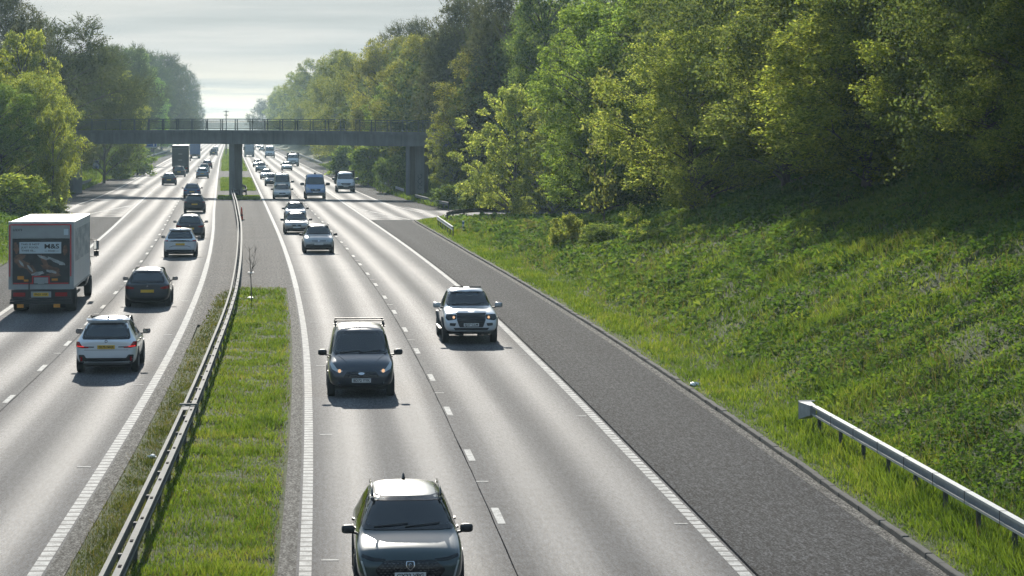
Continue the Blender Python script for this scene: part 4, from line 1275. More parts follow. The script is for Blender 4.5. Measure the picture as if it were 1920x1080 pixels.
def rrect(x0, x1, z0, z1, r=.02, seg=3):
    out = []
    for cx, cz, a0 in ((x1 - r, z0 + r, -90), (x1 - r, z1 - r, 0), (x0 + r, z1 - r, 90), (x0 + r, z0 + r, 180)):
        for k in range(seg + 1):
            a = math.radians(a0 + 90 * k / seg); out.append((cx + r * math.cos(a), cz + r * math.sin(a)))
    return out


def rpoly(pts, r=.03, seg=3):
    """polygon with its corners rounded"""
    out = []; n = len(pts); P2 = [Vector((a, b)) for a, b in pts]
    for i in range(n):
        a, b, c = P2[i - 1], P2[i], P2[(i + 1) % n]
        l = min(r, (a - b).length * .45, (c - b).length * .45)
        p, q = b + (a - b).normalized() * l, b + (c - b).normalized() * l
        for k in range(seg + 1):
            t = k / seg; w_ = p * (1 - t) ** 2 + b * 2 * t * (1 - t) + q * t * t; out.append((w_.x, w_.y))
    return out


def mir(p): return [(-a, b) for a, b in p][::-1]
def circ(cx, cz, r, n=20, a0=0, a1=360): return [(cx + r * math.cos(math.radians(a0 + (a1 - a0) * k / n)), cz + r * math.sin(math.radians(a0 + (a1 - a0) * k / n))) for k in range(n if a1 - a0 == 360 else n + 1)]


def patch(bvh, poly, axis, sg, off, step=.07, name='panel', inner=.012):
    bm = bmesh.new()
    vs = [bm.verts.new((a, b, 0)) for a, b in poly]
    bm.faces.new(vs)
    us = [a for a, b in poly]; ws = [b for a, b in poly]
    for lo, hi, no in ((min(us), max(us), (1, 0, 0)), (min(ws), max(ws), (0, 1, 0))):
        n = int((hi - lo) / step)
        for k in range(1, n + 1):
            c = lo + (hi - lo) * k / (n + 1)
            bmesh.ops.bisect_plane(bm, geom=bm.verts[:] + bm.edges[:] + bm.faces[:], plane_co=Vector(no) * c, plane_no=no)
    bmesh.ops.triangulate(bm, faces=bm.faces[:])
    nr = {}
    bm.verts.ensure_lookup_table()
    miss = []
    for v in bm.verts:
        u, w_ = v.co.x, v.co.y
        if axis == 'y': o, d = Vector((u, sg * 8, w_)), Vector((0, -sg, 0))
        elif axis == 'x': o, d = Vector((sg * 8, u, w_)), Vector((-sg, 0, 0))
        else: o, d = Vector((u, w_, 8)), Vector((0, 0, -1))
        hit, nn, _, _ = bvh.ray_cast(o, d)
        if hit is None:
            miss.append((v, o, d)); continue
        if nn.dot(d) > 0: nn = -nn
        v.co = hit; nr[v.index] = nn
    if miss:
        ok = [v for v in bm.verts if v.index in nr]
        for v, o, d in miss:
            k0 = (lambda q: (q.co - o).cross(d).length)
            q = min(ok, key=k0) if ok else None
            if q is None: v.co = o; nr[v.index] = -d
            else: v.co = o + d * (q.co - o).dot(d); nr[v.index] = nr[q.index]
    bm.normal_update()
    faces = bm.faces[:]
    orig = {v: nr[v.index] for v in bm.verts}
    key = {}
    for v, n_ in orig.items(): key[tuple(round(c, 6) for c in v.co)] = n_
    ret = bmesh.ops.extrude_face_region(bm, geom=faces)
    new = [g for g in ret['geom'] if isinstance(g, bmesh.types.BMVert)]
    news = set(new)
    for v in new:
        n_ = key[tuple(round(c, 6) for c in v.co)]; v.co = v.co + n_ * off
    for v in bm.verts:
        if v not in news:
            n_ = key.get(tuple(round(c, 6) for c in v.co))
            if n_ is not None: v.co = v.co - n_ * inner
    bmesh.ops.recalc_face_normals(bm, faces=bm.faces)
    for f in bm.faces: f.smooth = True
    for e in bm.edges:
        if len(e.link_faces) == 2 and e.calc_face_angle(0) > .7: e.smooth = False
    me = bpy.data.meshes.new(name); bm.to_mesh(me); bm.free()
    return me


def ring_patch(bvh, outer, inner, axis, sg, off, name):
    bm = bmesh.new(); n = len(outer)
    for i in range(n):
        k = (i + 1) % n
        q = [outer[i], outer[k], inner[k], inner[i]]
        ar = sum(q[a][0] * q[(a + 1) % 4][1] - q[(a + 1) % 4][0] * q[a][1] for a in range(4))
        if abs(ar) < 1e-6: continue
        m_ = patch(bvh, q, axis, sg, off, .15, name); bm.from_mesh(m_); bpy.data.meshes.remove(m_)
    me = bpy.data.meshes.new(name); bm.to_mesh(me); bm.free()
    return me


def inside(p, poly):
    x, y = p; c = False; n = len(poly)
    for i in range(n):
        (x1, y1), (x2, y2) = poly[i], poly[i - 1]
        if (y1 > y) != (y2 > y) and x < (x2 - x1) * (y - y1) / (y2 - y1) + x1: c = not c
    return c


def open_windows(me, holes):
    """cut the panes out of the body shell so that one sees into the cabin"""
    bm = bmesh.new(); bm.from_mesh(me); dead = []
    for f in bm.faces:
        c = f.calc_center_median(); n = f.normal
        for poly, axis, sg in holes:
            if axis == 'y' and n.y * sg > .12 and c.y * sg > -.2 and all(inside((v.co.x, v.co.z), poly) for v in f.verts): dead.append(f); break
            if axis == 'x' and n.x * sg > .25 and all(inside((v.co.y, v.co.z), poly) for v in f.verts): dead.append(f); break
    bmesh.ops.delete(bm, geom=dead, context='FACES'); bm.to_mesh(me); bm.free()


def cabin(root, Wd, yd, zb, zr, rear=True):
    """seats, dashboard and steering wheel; yd is the foot of the windscreen"""
    MB().box(-Wd * .78, Wd * .78, yd - .45, yd + .05, zb - .35, zb - .03).build('dashboard', MAT['trim'], root, bevel=.03)
    sw = MB(); pts = [(.36 + .18 * math.cos(a), yd - .55 + .06 * math.sin(a), zb - .02 + .17 * math.sin(a)) for a in np.linspace(0, 6.28, 17)]
    sw.tube(pts, .018, 6); sw.build('steering_wheel', MAT['trim'], root)
    rows = [(yd - 1.25, (-.38, .38))] + ([(yd - 2.15, (-.42, .0, .42))] if rear else [])
    for y, xs in rows:
        for x in xs:
            m = MB(); m.box(x - .22, x + .22, y - .12, y + .05, zb - .55, zb + .22); m.box(x - .12, x + .12, y - .13, y - .03, zb + .26, zb + .44); m.box(x - .02, x + .02, y - .09, y - .07, zb + .2, zb + .28)
            m.build('seat', MAT['seat'], root, bevel=.03)


def make_wheel(root, x, y, r, wdt, sgn, spokes=5, rim_mat='alloy'):
    wl = MB().lathe([(r * .60, -wdt / 2), (r * .93, -wdt / 2), (r, -wdt * .36), (r, wdt * .36), (r * .93, wdt / 2), (r * .62, wdt / 2), (r * .60, wdt * .3)], 'x', 22, (0, 0, 0)).build('wheel', MAT['tyre'], root, True, loc=(x, y, r))
    m = MB()
    m.lathe([(r * .60, sgn * wdt * .18), (r * .62, sgn * wdt * .44), (r * .58, sgn * wdt * .46), (r * .54, sgn * wdt * .25)], 'x', 22)
    for k in range(spokes):
        Mx = Matrix.Rotation(2 * math.pi * k / spokes, 4, 'X')
        a, b = sorted((sgn * wdt * .30, sgn * wdt * .44)); m.box(a, b, -.035, .035, .02, r * .58, Mx)
    m.build('rim', MAT[rim_mat], wl)
    return wl


def put_part(root, name, me, mat): return put(name, me, MAT[mat], root)


def wing_mirrors(root, x, y, z, s=1.0, mat='paint', dark=False):
    for sg in (-1, 1):
        bm = bmesh.new(); bmesh.ops.create_icosphere(bm, subdivisions=3, radius=1)
        for v in bm.verts:
            c = v.co
            q = lambda a, e: math.copysign(abs(a) ** e, a)
            v.co = Vector((q(c.x, .6) * .125 * s, (q(c.y, .75) * .085 * s), q(c.z, .6) * .085 * s))
            if v.co.y < -.03 * s: v.co.y = -.03 * s
        for f in bm.faces: f.smooth = True
        me = bpy.data.meshes.new('wing_mirror'); bm.to_mesh(me); bm.free()
        mo = put('wing_mirror', me, MAT['trim' if dark else mat], root, (sg * (x + .14 * s), y, z))
        MB().box(-.10 * s, .10 * s, -.036 * s, -.031 * s, -.06 * s, .06 * s).build('mirror_glass', MAT['mirror'], mo, bevel=.002)
        MB().tube([(-sg * .24 * s, .03, -.09 * s), (-sg * .06 * s, 0, -.06 * s)], [.03 * s, .022 * s], 6).build('stalk', MAT['trim'], mo)


def number_plate(root, bvh, z, face, text, hw=.262, hh=.056, yellow=None):
    yel = (face < 0) if yellow is None else yellow
    hit = bvh.ray_cast(Vector((0, face * 8, z)), Vector((0, -face, 0)))[0]
    hit2 = bvh.ray_cast(Vector((hw, face * 8, z)), Vector((0, -face, 0)))[0] or hit
    y = (hit.y if hit is not None else face * 2.2)
    yo = y + face * .025
    a, b = sorted((yo, y - face * .03))
    pl = MB().box(-hw, hw, a, b, z - hh, z + hh).build('number_plate', MAT['plate_yellow' if yel else 'plate_white'], root, bevel=.004)
    if text:
        text_on(pl, 'lettering', text, hh * 1.75, MAT['ink'], Vector((0, yo + face * .003, z)), face=-1 if face < 0 else 1, w=hw * 1.72)
    return pl


SUV = [(-2.24, .50, .92, 1.00, .66, .72, .62), (-2.20, .36, .96, 1.06, .80, .86, .74), (-2.02, .30, 1.00, 1.20, .86, .915, .70), (-1.93, .28, 1.02, 1.36, .87, .92, .66),
       (-1.74, .27, 1.02, 1.60, .87, .92, .60), (-1.30, .26, 1.02, 1.635, .87, .92, .60), (-.30, .26, 1.00, 1.65, .87, .92, .61), (.35, .26, .99, 1.61, .87, .92, .60),
       (.62, .26, .98, 1.47, .87, .92, .63), (1.10, .26, .97, 1.13, .87, .92, .72), (1.30, .26, .96, 1.05, .87, .92, .74), (1.85, .28, .90, .98, .86, .905, .70),
       (2.12, .30, .78, .87, .82, .86, .66), (2.22, .36, .66, .74, .72, .76, .56), (2.25, .44, .60, .66, .55, .60, .45)]
VAN = [(-2.20, .45, 1.0, 1.62, .80, .86, .68), (-2.16, .32, 1.0, 1.76, .85, .90, .70), (-1.9, .28, 1.02, 1.82, .87, .917, .71), (0, .28, 1.02, 1.84, .87, .917, .71),
       (.40, .28, 1.02, 1.80, .87, .917, .69), (.68, .28, 1.02, 1.66, .87, .917, .67), (1.28, .28, 1.02, 1.22, .87, .917, .74), (1.45, .28, 1.0, 1.14, .87, .917, .76),
       (1.90, .30, .95, 1.03, .86, .90, .72), (2.12, .32, .80, .90, .81, .85, .64), (2.20, .38, .66, .74, .70, .74, .52), (2.23, .46, .58, .64, .55, .58, .4)]
PICKUP = [(-2.65, .62, 1.05, 1.10, .80, .86, .84), (-2.60, .52, 1.08, 1.13, .86, .92, .88), (-1.25, .40, 1.08, 1.13, .87, .93, .88), (-1.05, .40, 1.08, 1.17, .87, .93, .84),
          (-.98, .40, 1.10, 1.68, .87, .93, .66), (-.85, .40, 1.10, 1.80, .87, .93, .64), (-.20, .40, 1.10, 1.83, .87, .93, .64), (.30, .40, 1.10, 1.79, .87, .93, .62),
          (.55, .40, 1.11, 1.65, .87, .93, .64), (1.05, .40, 1.12, 1.28, .87, .93, .74), (1.22, .40, 1.12, 1.21, .87, .93, .78), (1.9, .40, 1.07, 1.17, .88, .93, .78),
          (2.35, .41, .98, 1.10, .87, .925, .76), (2.52, .43, .82, .95, .82, .88, .72), (2.58, .50, .7, .80, .70, .76, .6)]
BIGVAN = [(-2.75, .5, 1.3, 2.3, .9, .96, .82), (-2.7, .4, 1.3, 2.45, .95, 1.0, .84), (0, .4, 1.3, 2.52, .97, 1.03, .86), (.9, .4, 1.3, 2.5, .97, 1.03, .83),
          (1.25, .4, 1.3, 2.30, .97, 1.03, .80), (1.95, .4, 1.28, 1.55, .97, 1.03, .86), (2.15, .4, 1.2, 1.38, .97, 1.03, .87), (2.6, .42, 1.06, 1.18, .95, 1.0, .82),
          (2.74, .44, .85, .97, .9, .95, .76), (2.8, .5, .7, .8, .78, .83, .6)]


def mod(st, sx=1, sy=1, sz=1, fn=None):
    out = []
    for y, zb, zs, zt, wb, ws, wt in st:
        q = [y * sy, zb * sz, zs * sz, zt * sz, wb * sx, ws * sx, wt * sx]
        out.append(tuple(fn(q)) if fn else tuple(q))
    return out


def vehicle(name, st, spec):
    """one vehicle from a lofted body; every feature is laid on the body surface"""
    root = empty(name)
    me = loft(st, spec.get('lvl', 2)); bvh = bvh_of(me)
    if spec.get('see'):
        holes = [(p, a, g) for nm, mt, pl, a, g, of in spec['patches'] if mt == 'see_glass' for p in (pl if isinstance(pl[0], list) else [pl])]
        open_windows(me, holes)
        ws_ = [p for nm, mt, p, a, g, of in spec['patches'] if nm == 'windscreen'][0]
        zb = min(q[1] for q in ws_); h = bvh.ray_cast(Vector((0, 8, zb + .02)), Vector((0, -1, 0)))[0]
        cabin(root, max(s[5] for s in st), h.y, zb, 0, spec.get('rear_seats', True))
    put_part(root, 'body', me, spec.get('paint', 'paint'))
    L = max(s[0] for s in st); B = min(s[0] for s in st); Wd = max(s[5] for s in st)
    for nm, mt, poly, axis, sg, off in spec['patches']:
        if mt == 'see_glass' and spec.get('dark_glass'): mt = 'glass'
        if nm.endswith('_seal'):
            put_part(root, nm, ring_patch(bvh, poly[0], poly[1], axis, sg, off, nm), mt); continue
        polys = poly if isinstance(poly[0], list) else [poly]
        for pl in polys:
            step = .07 if 'glass' in mt or 'glass' in nm else .09
            put_part(root, nm, patch(bvh, pl, axis, sg, off, step, nm), mt)
    r = spec['wheel']
    for y in spec['axles']:
        for sg in (-1, 1):
            arch = [p for p in circ(y, r, r + .075, 24)]
            arch = [(a, max(b, min(s[1] for s in st) + .03)) for a, b in arch]
            put_part(root, 'wheel_arch', patch(bvh, arch, 'x', sg, .012, .12, 'wheel_arch'), 'trim')
            make_wheel(root, sg * (Wd - .095), y, r, .22, sg, rim_mat=spec.get('rim', 'alloy'))
    under = MB().box(-Wd * .78, Wd * .78, B + .5, L - .5, min(s[1] for s in st) - .05 + spec.get('belly', -.02), min(s[1] for s in st) + .15)
    under.build('underbody', MAT['trim'], root)
    if 'mirrors' in spec: wing_mirrors(root, *spec['mirrors'], dark=spec.get('dark_mirrors', True))
    return root, bvh


def sidewin(*polys): return [('side_window', 'see_glass', rpoly(p, .05), 'x', sg, .006) for p in polys for sg in (-1, 1)]
def handles(ys_, z): return [('door_handle', 'trim', rrect(y - .1, y + .1, z - .018, z + .018, .015), 'x', sg, .03) for y in ys_ for sg in (-1, 1)]
def seams_x(ys_, z0, z1): return [('door_seam', 'ink', [(y - .005, z0), (y + .005, z0), (y + .005, z1), (y - .005, z1)], 'x', sg, .002) for y in ys_ for sg in (-1, 1)]


def suv_sides(sy=1, sz=1):
    q = lambda pts: [(y * sy, z * sz) for y, z in pts]
    return (sidewin(q([(.88, 1.07), (.32, 1.50), (-.26, 1.53), (-.26, 1.07)]), q([(-.34, 1.07), (-.34, 1.53), (-1.05, 1.51), (-1.48, 1.34), (-1.40, 1.10)]))
            + handles([-.15 * sy, -1.15 * sy], .93 * sz) + seams_x([.95 * sy, -.30 * sy, -1.18 * sy], .36 * sz, 1.02 * sz)
            + [('sill_trim', 'trim', rrect(-1.0 * sy, 1.0 * sy, .28 * sz, .40 * sz, .02), 'x', sg, .008) for sg in (-1, 1)])


def wscreen(z0, z1, a, b, face=1, nm='windscreen', rim=.03):
    p = [(-a, z0), (a, z0), (b, z1), (-b, z1)]
    big = [(-a - rim, z0 - rim), (a + rim, z0 - rim), (b + rim, z1 + rim), (-b - rim, z1 + rim)]
    small = [(-a + rim, z0 + rim), (a - rim, z0 + rim), (b - rim, z1 - rim), (-b + rim, z1 - rim)]
    return [(nm + '_seal', 'gloss_black', [rpoly(big, .08), rpoly(small, .06)], 'y', face, .010), (nm, 'see_glass', rpoly(p, .07), 'y', face, .006)]


def roof_rails(root, x, y0, y1, z, mat='trim'):
    for sg in (-1, 1):
        MB().tube([(sg * x, y0, z - .05), (sg * x, y0 + .12, z + .02), (sg * x, (y0 + y1) / 2, z + .045), (sg * x, y1 - .12, z + .02), (sg * x, y1, z - .06)], .02, 6).build('roof_rail', MAT[mat], root, True)


def fin(root, y, z, mat='gloss_black', h=.07):
    MB().tube([(0, y + .07, z - .015), (0, y, z + h * .6), (0, y - .05, z + h)], [.035, .022, .01], 6).build('aerial', MAT[mat], root, True)


def wipers(root, bvh, z, face=1):
    for x0, x1 in ((-.55, .05), (.0, .58)):
        pts = []
        for k in range(6):
            u = k / 5; h = bvh.ray_cast(Vector((x0 + (x1 - x0) * u, face * 8, z + .05 * (1 - u))), Vector((0, -face, 0)))[0]
            if h is not None: pts.append(h + Vector((0, face * .03, .012)))
        if len(pts) > 1: MB().tube(pts, .011, 5).build('wiper', MAT['trim'], root)


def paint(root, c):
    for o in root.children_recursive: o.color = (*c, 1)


def place(root, px, py, dirn, label, cat, color=None, scale=1.0, group=None, yoff=0.0):
    """stand a vehicle so that the middle of its near axle meets the road seen at (px, py)"""
    X, Y = G(px, py)
    h = -math.atan(slope(Y))
    v = Vector((slope(Y), 1, 0)).normalized()
    c = Vector((X, Y, 0)) + v * yoff
    root.location = c; root.rotation_euler = (0, 0, h + (math.pi if dirn < 0 else 0)); root.scale = (scale,) * 3
    tag(root, label, cat, group)
    if color is not None: paint(root, color)
    return root

ON = 'vehicles coming towards the viewer'; AW = 'vehicles driving away from the viewer'

# --- nearest car: dark teal crossover, front view
cross_st = mod(SUV, 1.0, 1.02, .965, lambda q: q[:6] + [q[6] * (1.07 if q[3] > 1.2 else 1.12 if q[3] > .95 and q[0] > .8 else 1.0)])
r, bv = vehicle('crossover_car', cross_st, dict(wheel=.35, axles=[1.38, -1.36], mirrors=(.90, .78, 1.02, .9), see=True, patches=
    wscreen(1.09, 1.49, .775, .60) + wscreen(1.09, 1.46, .66, .54, -1, 'rear_window') + suv_sides(1.02, .965) + [
    ('headlight', 'gloss_black', [rpoly([(.40, .735), (.62, .755), (.80, .80), (.815, .755), (.64, .705), (.44, .70)], .02), mir(rpoly([(.40, .735), (.62, .755), (.80, .80), (.815, .755), (.64, .705), (.44, .70)], .02))], 'y', 1, .010),
    ('daytime_lamp', 'clear_lens', [rpoly([(.795, .70), (.82, .70), (.72, .36), (.695, .36)], .01), mir(rpoly([(.795, .70), (.82, .70), (.72, .36), (.695, .36)], .01))], 'y', 1, .016),
    ('grille', 'gloss_black', rpoly([(-.42, .72), (.42, .72), (.60, .56), (.46, .40), (-.46, .40), (-.60, .56)], .06), 'y', 1, .006),
    ('lower_intake', 'trim', rpoly([(-.60, .36), (.60, .36), (.52, .28), (-.52, .28)], .03), 'y', 1, .006),
    ('tail_light', 'red_lens', [rpoly([(.55, .86), (.86, .90), (.86, .80), (.55, .80)], .02), mir(rpoly([(.55, .86), (.86, .90), (.86, .80), (.55, .80)], .02))], 'y', -1, .01)]))
for j in range(9):
    for k in range(-5 - j % 2, 6):
        pass
gm = []
for j in range(7):
    z = .43 + .04 * j
    for k in range(-7, 8):
        x = .07 * k + (.035 if j % 2 else 0)
        if abs(x) < .55 - abs(z - .56) * .8 and not (abs(x) < .11 and abs(z - .62) < .11): gm.append(patch(bv, [(x - .022, z), (x, z - .007), (x + .022, z), (x, z + .007)], 'y', 1, .012, .2))
bmj = bmesh.new()
for m_ in gm: bmj.from_mesh(m_)
me = bpy.data.meshes.new('grille_pattern'); bmj.to_mesh(me); bmj.free()
put_part(r, 'grille_pattern', me, 'lorry_grey_dark')
put_part(r, 'badge', patch(bv, rpoly([(-.07, .70), (.07, .70), (.075, .62), (0, .545), (-.075, .62)], .02), 'y', 1, .016), 'chrome')
put_part(r, 'badge_field', patch(bv, rpoly([(-.055, .69), (.055, .69), (.06, .625), (0, .565), (-.06, .625)], .015), 'y', 1, .020), 'gloss_black')
bd = MB(); yb = bv.ray_cast(Vector((0, 8, .63)), Vector((0, -1, 0)))[0].y + .024
bd.tube([(.028 * math.cos(a), yb, .632 + .036 * math.sin(a)) for a in np.linspace(-.9, 3.9, 12)], .007, 5); bd.tube([(.028, yb, .65), (.005, yb, .635), (.018, yb, .61)], .006, 5)
bd.build('crest', MAT['chrome'], r)
number_plate(r, bv, .465, 1, 'GX22 VPG'); wipers(r, bv, 1.10); roof_rails(r, .60, -1.35, .25, 1.575, 'gloss_black'); fin(r, -1.45, 1.60)
MB().box(-.06, .06, .42, .50, 1.36, 1.42).build('mirror_bracket', MAT['gloss_black'], r)
crossover = place(r, 761, 1086, -1, 'dark teal crossover nearest the viewer on the oncoming lane', 'car', (.014, .034, .037), .935, yoff=0)

# --- dark compact van with roof bars
r, bv = vehicle('compact_van', VAN, dict(wheel=.32, axles=[1.36, -1.30], mirrors=(.92, .92, 1.17, 1.0), see=True, rear_seats=False, patches=
    wscreen(1.19, 1.70, .745, .60) + wscreen(1.15, 1.62, .70, .60, -1, 'rear_window')
    + sidewin([(1.12, 1.12), (.62, 1.60), (.02, 1.66), (.02, 1.10)]) + handles([.2], .98) + seams_x([1.12, .0, -1.2], .38, 1.08) + [
    ('headlight', 'clear_lens', [rpoly([(.50, .76), (.66, .80), (.82, 1.00), (.845, .92), (.80, .80), (.60, .70)], .02), mir(rpoly([(.50, .76), (.66, .80), (.82, 1.00), (.845, .92), (.80, .80), (.60, .70)], .02))], 'y', 1, .012),
    ('lit_headlamp', 'lamp_on', [circ(.60, .755, .045, 14), circ(-.60, .755, .045, 14)], 'y', 1, .02),
    ('grille', 'gloss_black', rpoly([(-.40, .74), (.40, .74), (.50, .58), (-.50, .58)], .04), 'y', 1, .006),
    ('grille_bar', 'trim', rrect(-.42, .42, .655, .675, .008), 'y', 1, .016),
    ('lower_intake', 'trim', rpoly([(-.52, .40), (.52, .40), (.58, .33), (-.58, .33)], .02), 'y', 1, .006),
    ('fog_lamp', 'chrome', [circ(.62, .44, .028, 10), circ(-.62, .44, .028, 10)], 'y', 1, .012),
    ('badge', 'chrome', [(.085 * math.cos(a), .685 + .034 * math.sin(a)) for a in np.linspace(0, 6.28, 17)[:-1]], 'y', 1, .02),
    ('tail_light', 'red_lens', [rrect(.70, .79, .85, 1.35, .03), mir(rrect(.70, .79, .85, 1.35, .03))], 'y', -1, .01)]))
number_plate(r, bv, .50, 1, 'BD72 YYK'); wipers(r, bv, 1.19)
bd = [put_part(r, 'bonnet_crease', patch(bv, [(sg * .40, 1.95), (sg * .42, 1.95), (sg * .62, 1.48), (sg * .60, 1.48)][::sg], 'z', 1, .010, .2), 'paint') for sg in (-1, 1)]
for y in (-.15, -1.05):
    m = MB(); m.box(-.70, .70, y - .03, y + .03, 1.955, 1.985)
    for sg in (-1, 1):
        m.tube([(sg * .66, y, 1.96), (sg * .69, y, 1.90), (sg * .68, y, 1.80)], .028, 6); m.box(sg * .68 - .05, sg * .68 + .05, y - .07, y + .07, 1.795, 1.815)
    m.build('roof_bar', MAT['trim'], r)
MB().tube([(0, .30, 1.80), (0, .18, 1.97)], .008, 5).build('aerial', MAT['trim'], r)
place(r, 676.5, 742, -1, 'dark blue compact van with two roof bars and lit headlamps', 'van', (.025, .032, .045), 1.0, yoff=1.45)

# --- white pickup
r, bv = vehicle('pickup_truck', PICKUP, dict(wheel=.385, axles=[1.62, -1.58], mirrors=(.93, .86, 1.25, 1.1), dark_mirrors=False, rim='trim', see=True, patches=
    wscreen(1.27, 1.66, .74, .60) + wscreen(1.25, 1.62, .64, .56, -1, 'rear_window')
    + sidewin([(.92, 1.18), (.42, 1.62), (-.1, 1.68), (-.1, 1.18)], [(-.18, 1.18), (-.18, 1.68), (-.78, 1.66), (-.86, 1.20)]) + handles([0.0, -.8], 1.02) + seams_x([.98, -.14, -.92], .58, 1.12) + [
    ('headlight', 'gloss_black', [rpoly([(.50, 1.02), (.84, 1.03), (.875, .90), (.80, .83), (.52, .87)], .03), mir(rpoly([(.50, 1.02), (.84, 1.03), (.875, .90), (.80, .83), (.52, .87)], .03))], 'y', 1, .012),
    ('lit_headlamp', 'lamp_on', [circ(.60, .93, .042, 14), circ(-.60, .93, .042, 14)], 'y', 1, .02),
    ('grille', 'trim', rpoly([(-.50, 1.04), (.50, 1.04), (.50, .86), (.40, .60), (-.40, .60), (-.50, .86)], .03), 'y', 1, .014),
    ('grille_bar', 'gloss_black', [rrect(-.48, .48, .93, .955, .008), rrect(-.46, .46, .84, .86, .008), rrect(-.43, .43, .76, .775, .006)], 'y', 1, .024),
    ('fog_recess', 'trim', [rpoly([(.52, .74), (.74, .75), (.74, .66), (.56, .64)], .02), mir(rpoly([(.52, .74), (.74, .75), (.74, .66), (.56, .64)], .02))], 'y', 1, .010),
    ('skid_plate', 'trim', rpoly([(-.62, .58), (.62, .58), (.55, .50), (-.55, .50)], .02), 'y', 1, .008),
    ('bonnet_edge', 'trim', rrect(-.52, .52, 1.045, 1.075, .01), 'y', 1, .010),
    ('load_cover', 'trim', rrect(-.78, .78, -2.5, -1.12, .05), 'z', 1, .012),
    ('wheel_flare', 'trim', [[(y + .49 * math.cos(a), .42 + .49 * math.sin(a)) for a in np.linspace(-.2, 3.34, 14)] for y in (1.62, -1.58)], 'x', 1, .05),
    ('wheel_flare', 'trim', [[(y + .49 * math.cos(a), .42 + .49 * math.sin(a)) for a in np.linspace(-.2, 3.34, 14)] for y in (1.62, -1.58)], 'x', -1, .05),
    ('tail_light', 'red_lens', [rrect(.78, .90, .80, 1.06, .03), mir(rrect(.78, .90, .80, 1.06, .03))], 'y', -1, .01)]))
number_plate(r, bv, .685, 1, 'EJ27 CLM'); wipers(r, bv, 1.27)
m = MB(); m.box(-.50, -.08, .36, .44, 1.815, 1.875); m.box(.12, .52, .36, .44, 1.815, 1.875); m.build('roof_light_bar', MAT['gloss_black'], r, bevel=.015)
for sg in (-1, 1): MB().box(sg * .96 - .05, sg * .96 + .05, -1.0, 1.0, .40, .46).build('side_step', MAT['trim'], r, bevel=.01)
place(r, 880, 642, -1, 'white pickup truck with black grille and roof light bar', 'pickup truck', (.62, .66, .70), 1.0, yoff=1.62)

# --- white SUV seen from behind
sl = rpoly([(.52, .84), (.72, .86), (.80, .99), (.90, .98), (.895, .84), (.72, .80), (.52, .805)], .015)
tl_ = rpoly([(.36, .845), (.62, .85), (.80, .86), (.80, .83), (.62, .82), (.36, .82)], .01)
def rear_suv(name, color_specs, **kw):
    pass
r, bv = vehicle('sport_utility_car', SUV, dict(wheel=.36, axles=[1.36, -1.34], mirrors=(.91, .76, 1.08, .95), see=True, patches=
    wscreen(1.12, 1.56, .70, .575) + wscreen(1.085, 1.50, .705, .575, -1, 'rear_window') + suv_sides() + [
    ('headlight', 'clear_lens', [rpoly([(.45, .74), (.80, .80), (.82, .70), (.50, .66)], .02), mir(rpoly([(.45, .74), (.80, .80), (.82, .70), (.50, .66)], .02))], 'y', 1, .01),
    ('grille', 'gloss_black', [rrect(.03, .30, .50, .74, .05), mir(rrect(.03, .30, .50, .74, .05))], 'y', 1, .008),
    ('tail_light', 'red_lens', [sl, mir(sl)], 'y', -1, .014), ('tail_bar', 'tail_on', [rpoly([(.66, .855), (.86, .875), (.86, .845), (.66, .835)], .01), mir(rpoly([(.66, .855), (.86, .875), (.86, .845), (.66, .835)], .01))], 'y', -1, .02),
    ('tail_light_strip', 'gloss_black', [tl_, mir(tl_)], 'y', -1, .008),
    ('rear_bumper', 'trim', rpoly([(-.82, .60), (-.66, .60), (-.60, .50), (.60, .50), (.66, .60), (.82, .60), (.78, .34), (-.78, .34)], .03), 'y', -1, .012),
    ('bumper_insert', 'paint', rpoly([(-.64, .385), (.64, .385), (.70, .33), (.48, .30), (-.48, .30), (-.70, .33)], .02), 'y', -1, .022),
    ('reflector', 'red_lens', [rrect(.71, .765, .42, .54, .01), mir(rrect(.71, .765, .42, .54, .01))], 'y', -1, .02),
    ('tailgate_seam', 'ink', [(-.66, .745), (.66, .745), (.66, .737), (-.66, .737)], 'y', -1, .003),
    ('badge', 'gloss_black', circ(0, 1.0, .042, 16), 'y', -1, .012), ('badge_centre', 'chrome', circ(0, 1.0, .024, 12), 'y', -1, .016),
    ('spoiler', 'paint', rpoly([(-.60, 1.56), (.60, 1.56), (.585, 1.52), (-.585, 1.52)], .01), 'y', -1, .10)]))
number_plate(r, bv, .83, -1, 'GL75 NHX'); wipers(r, bv, 1.12); roof_rails(r, .62, -1.35, .25, 1.60, 'gloss_black'); fin(r, -1.25, 1.645)
sx_ = [put_part(r, 'rear_wiper', MB().tube([bv.ray_cast(Vector((x, -8, 1.10 + .02 * x)), Vector((0, 1, 0)))[0] + Vector((0, -.025, 0)) for x in (-.05, .12, .3)], .01, 5).mesh('rear_wiper'), 'trim')]
white_suv = place(r, 203, 697, 1, 'white sport utility car with red tail lamps on the left carriageway', 'car', (.66, .70, .74), 1.0, yoff=1.34)

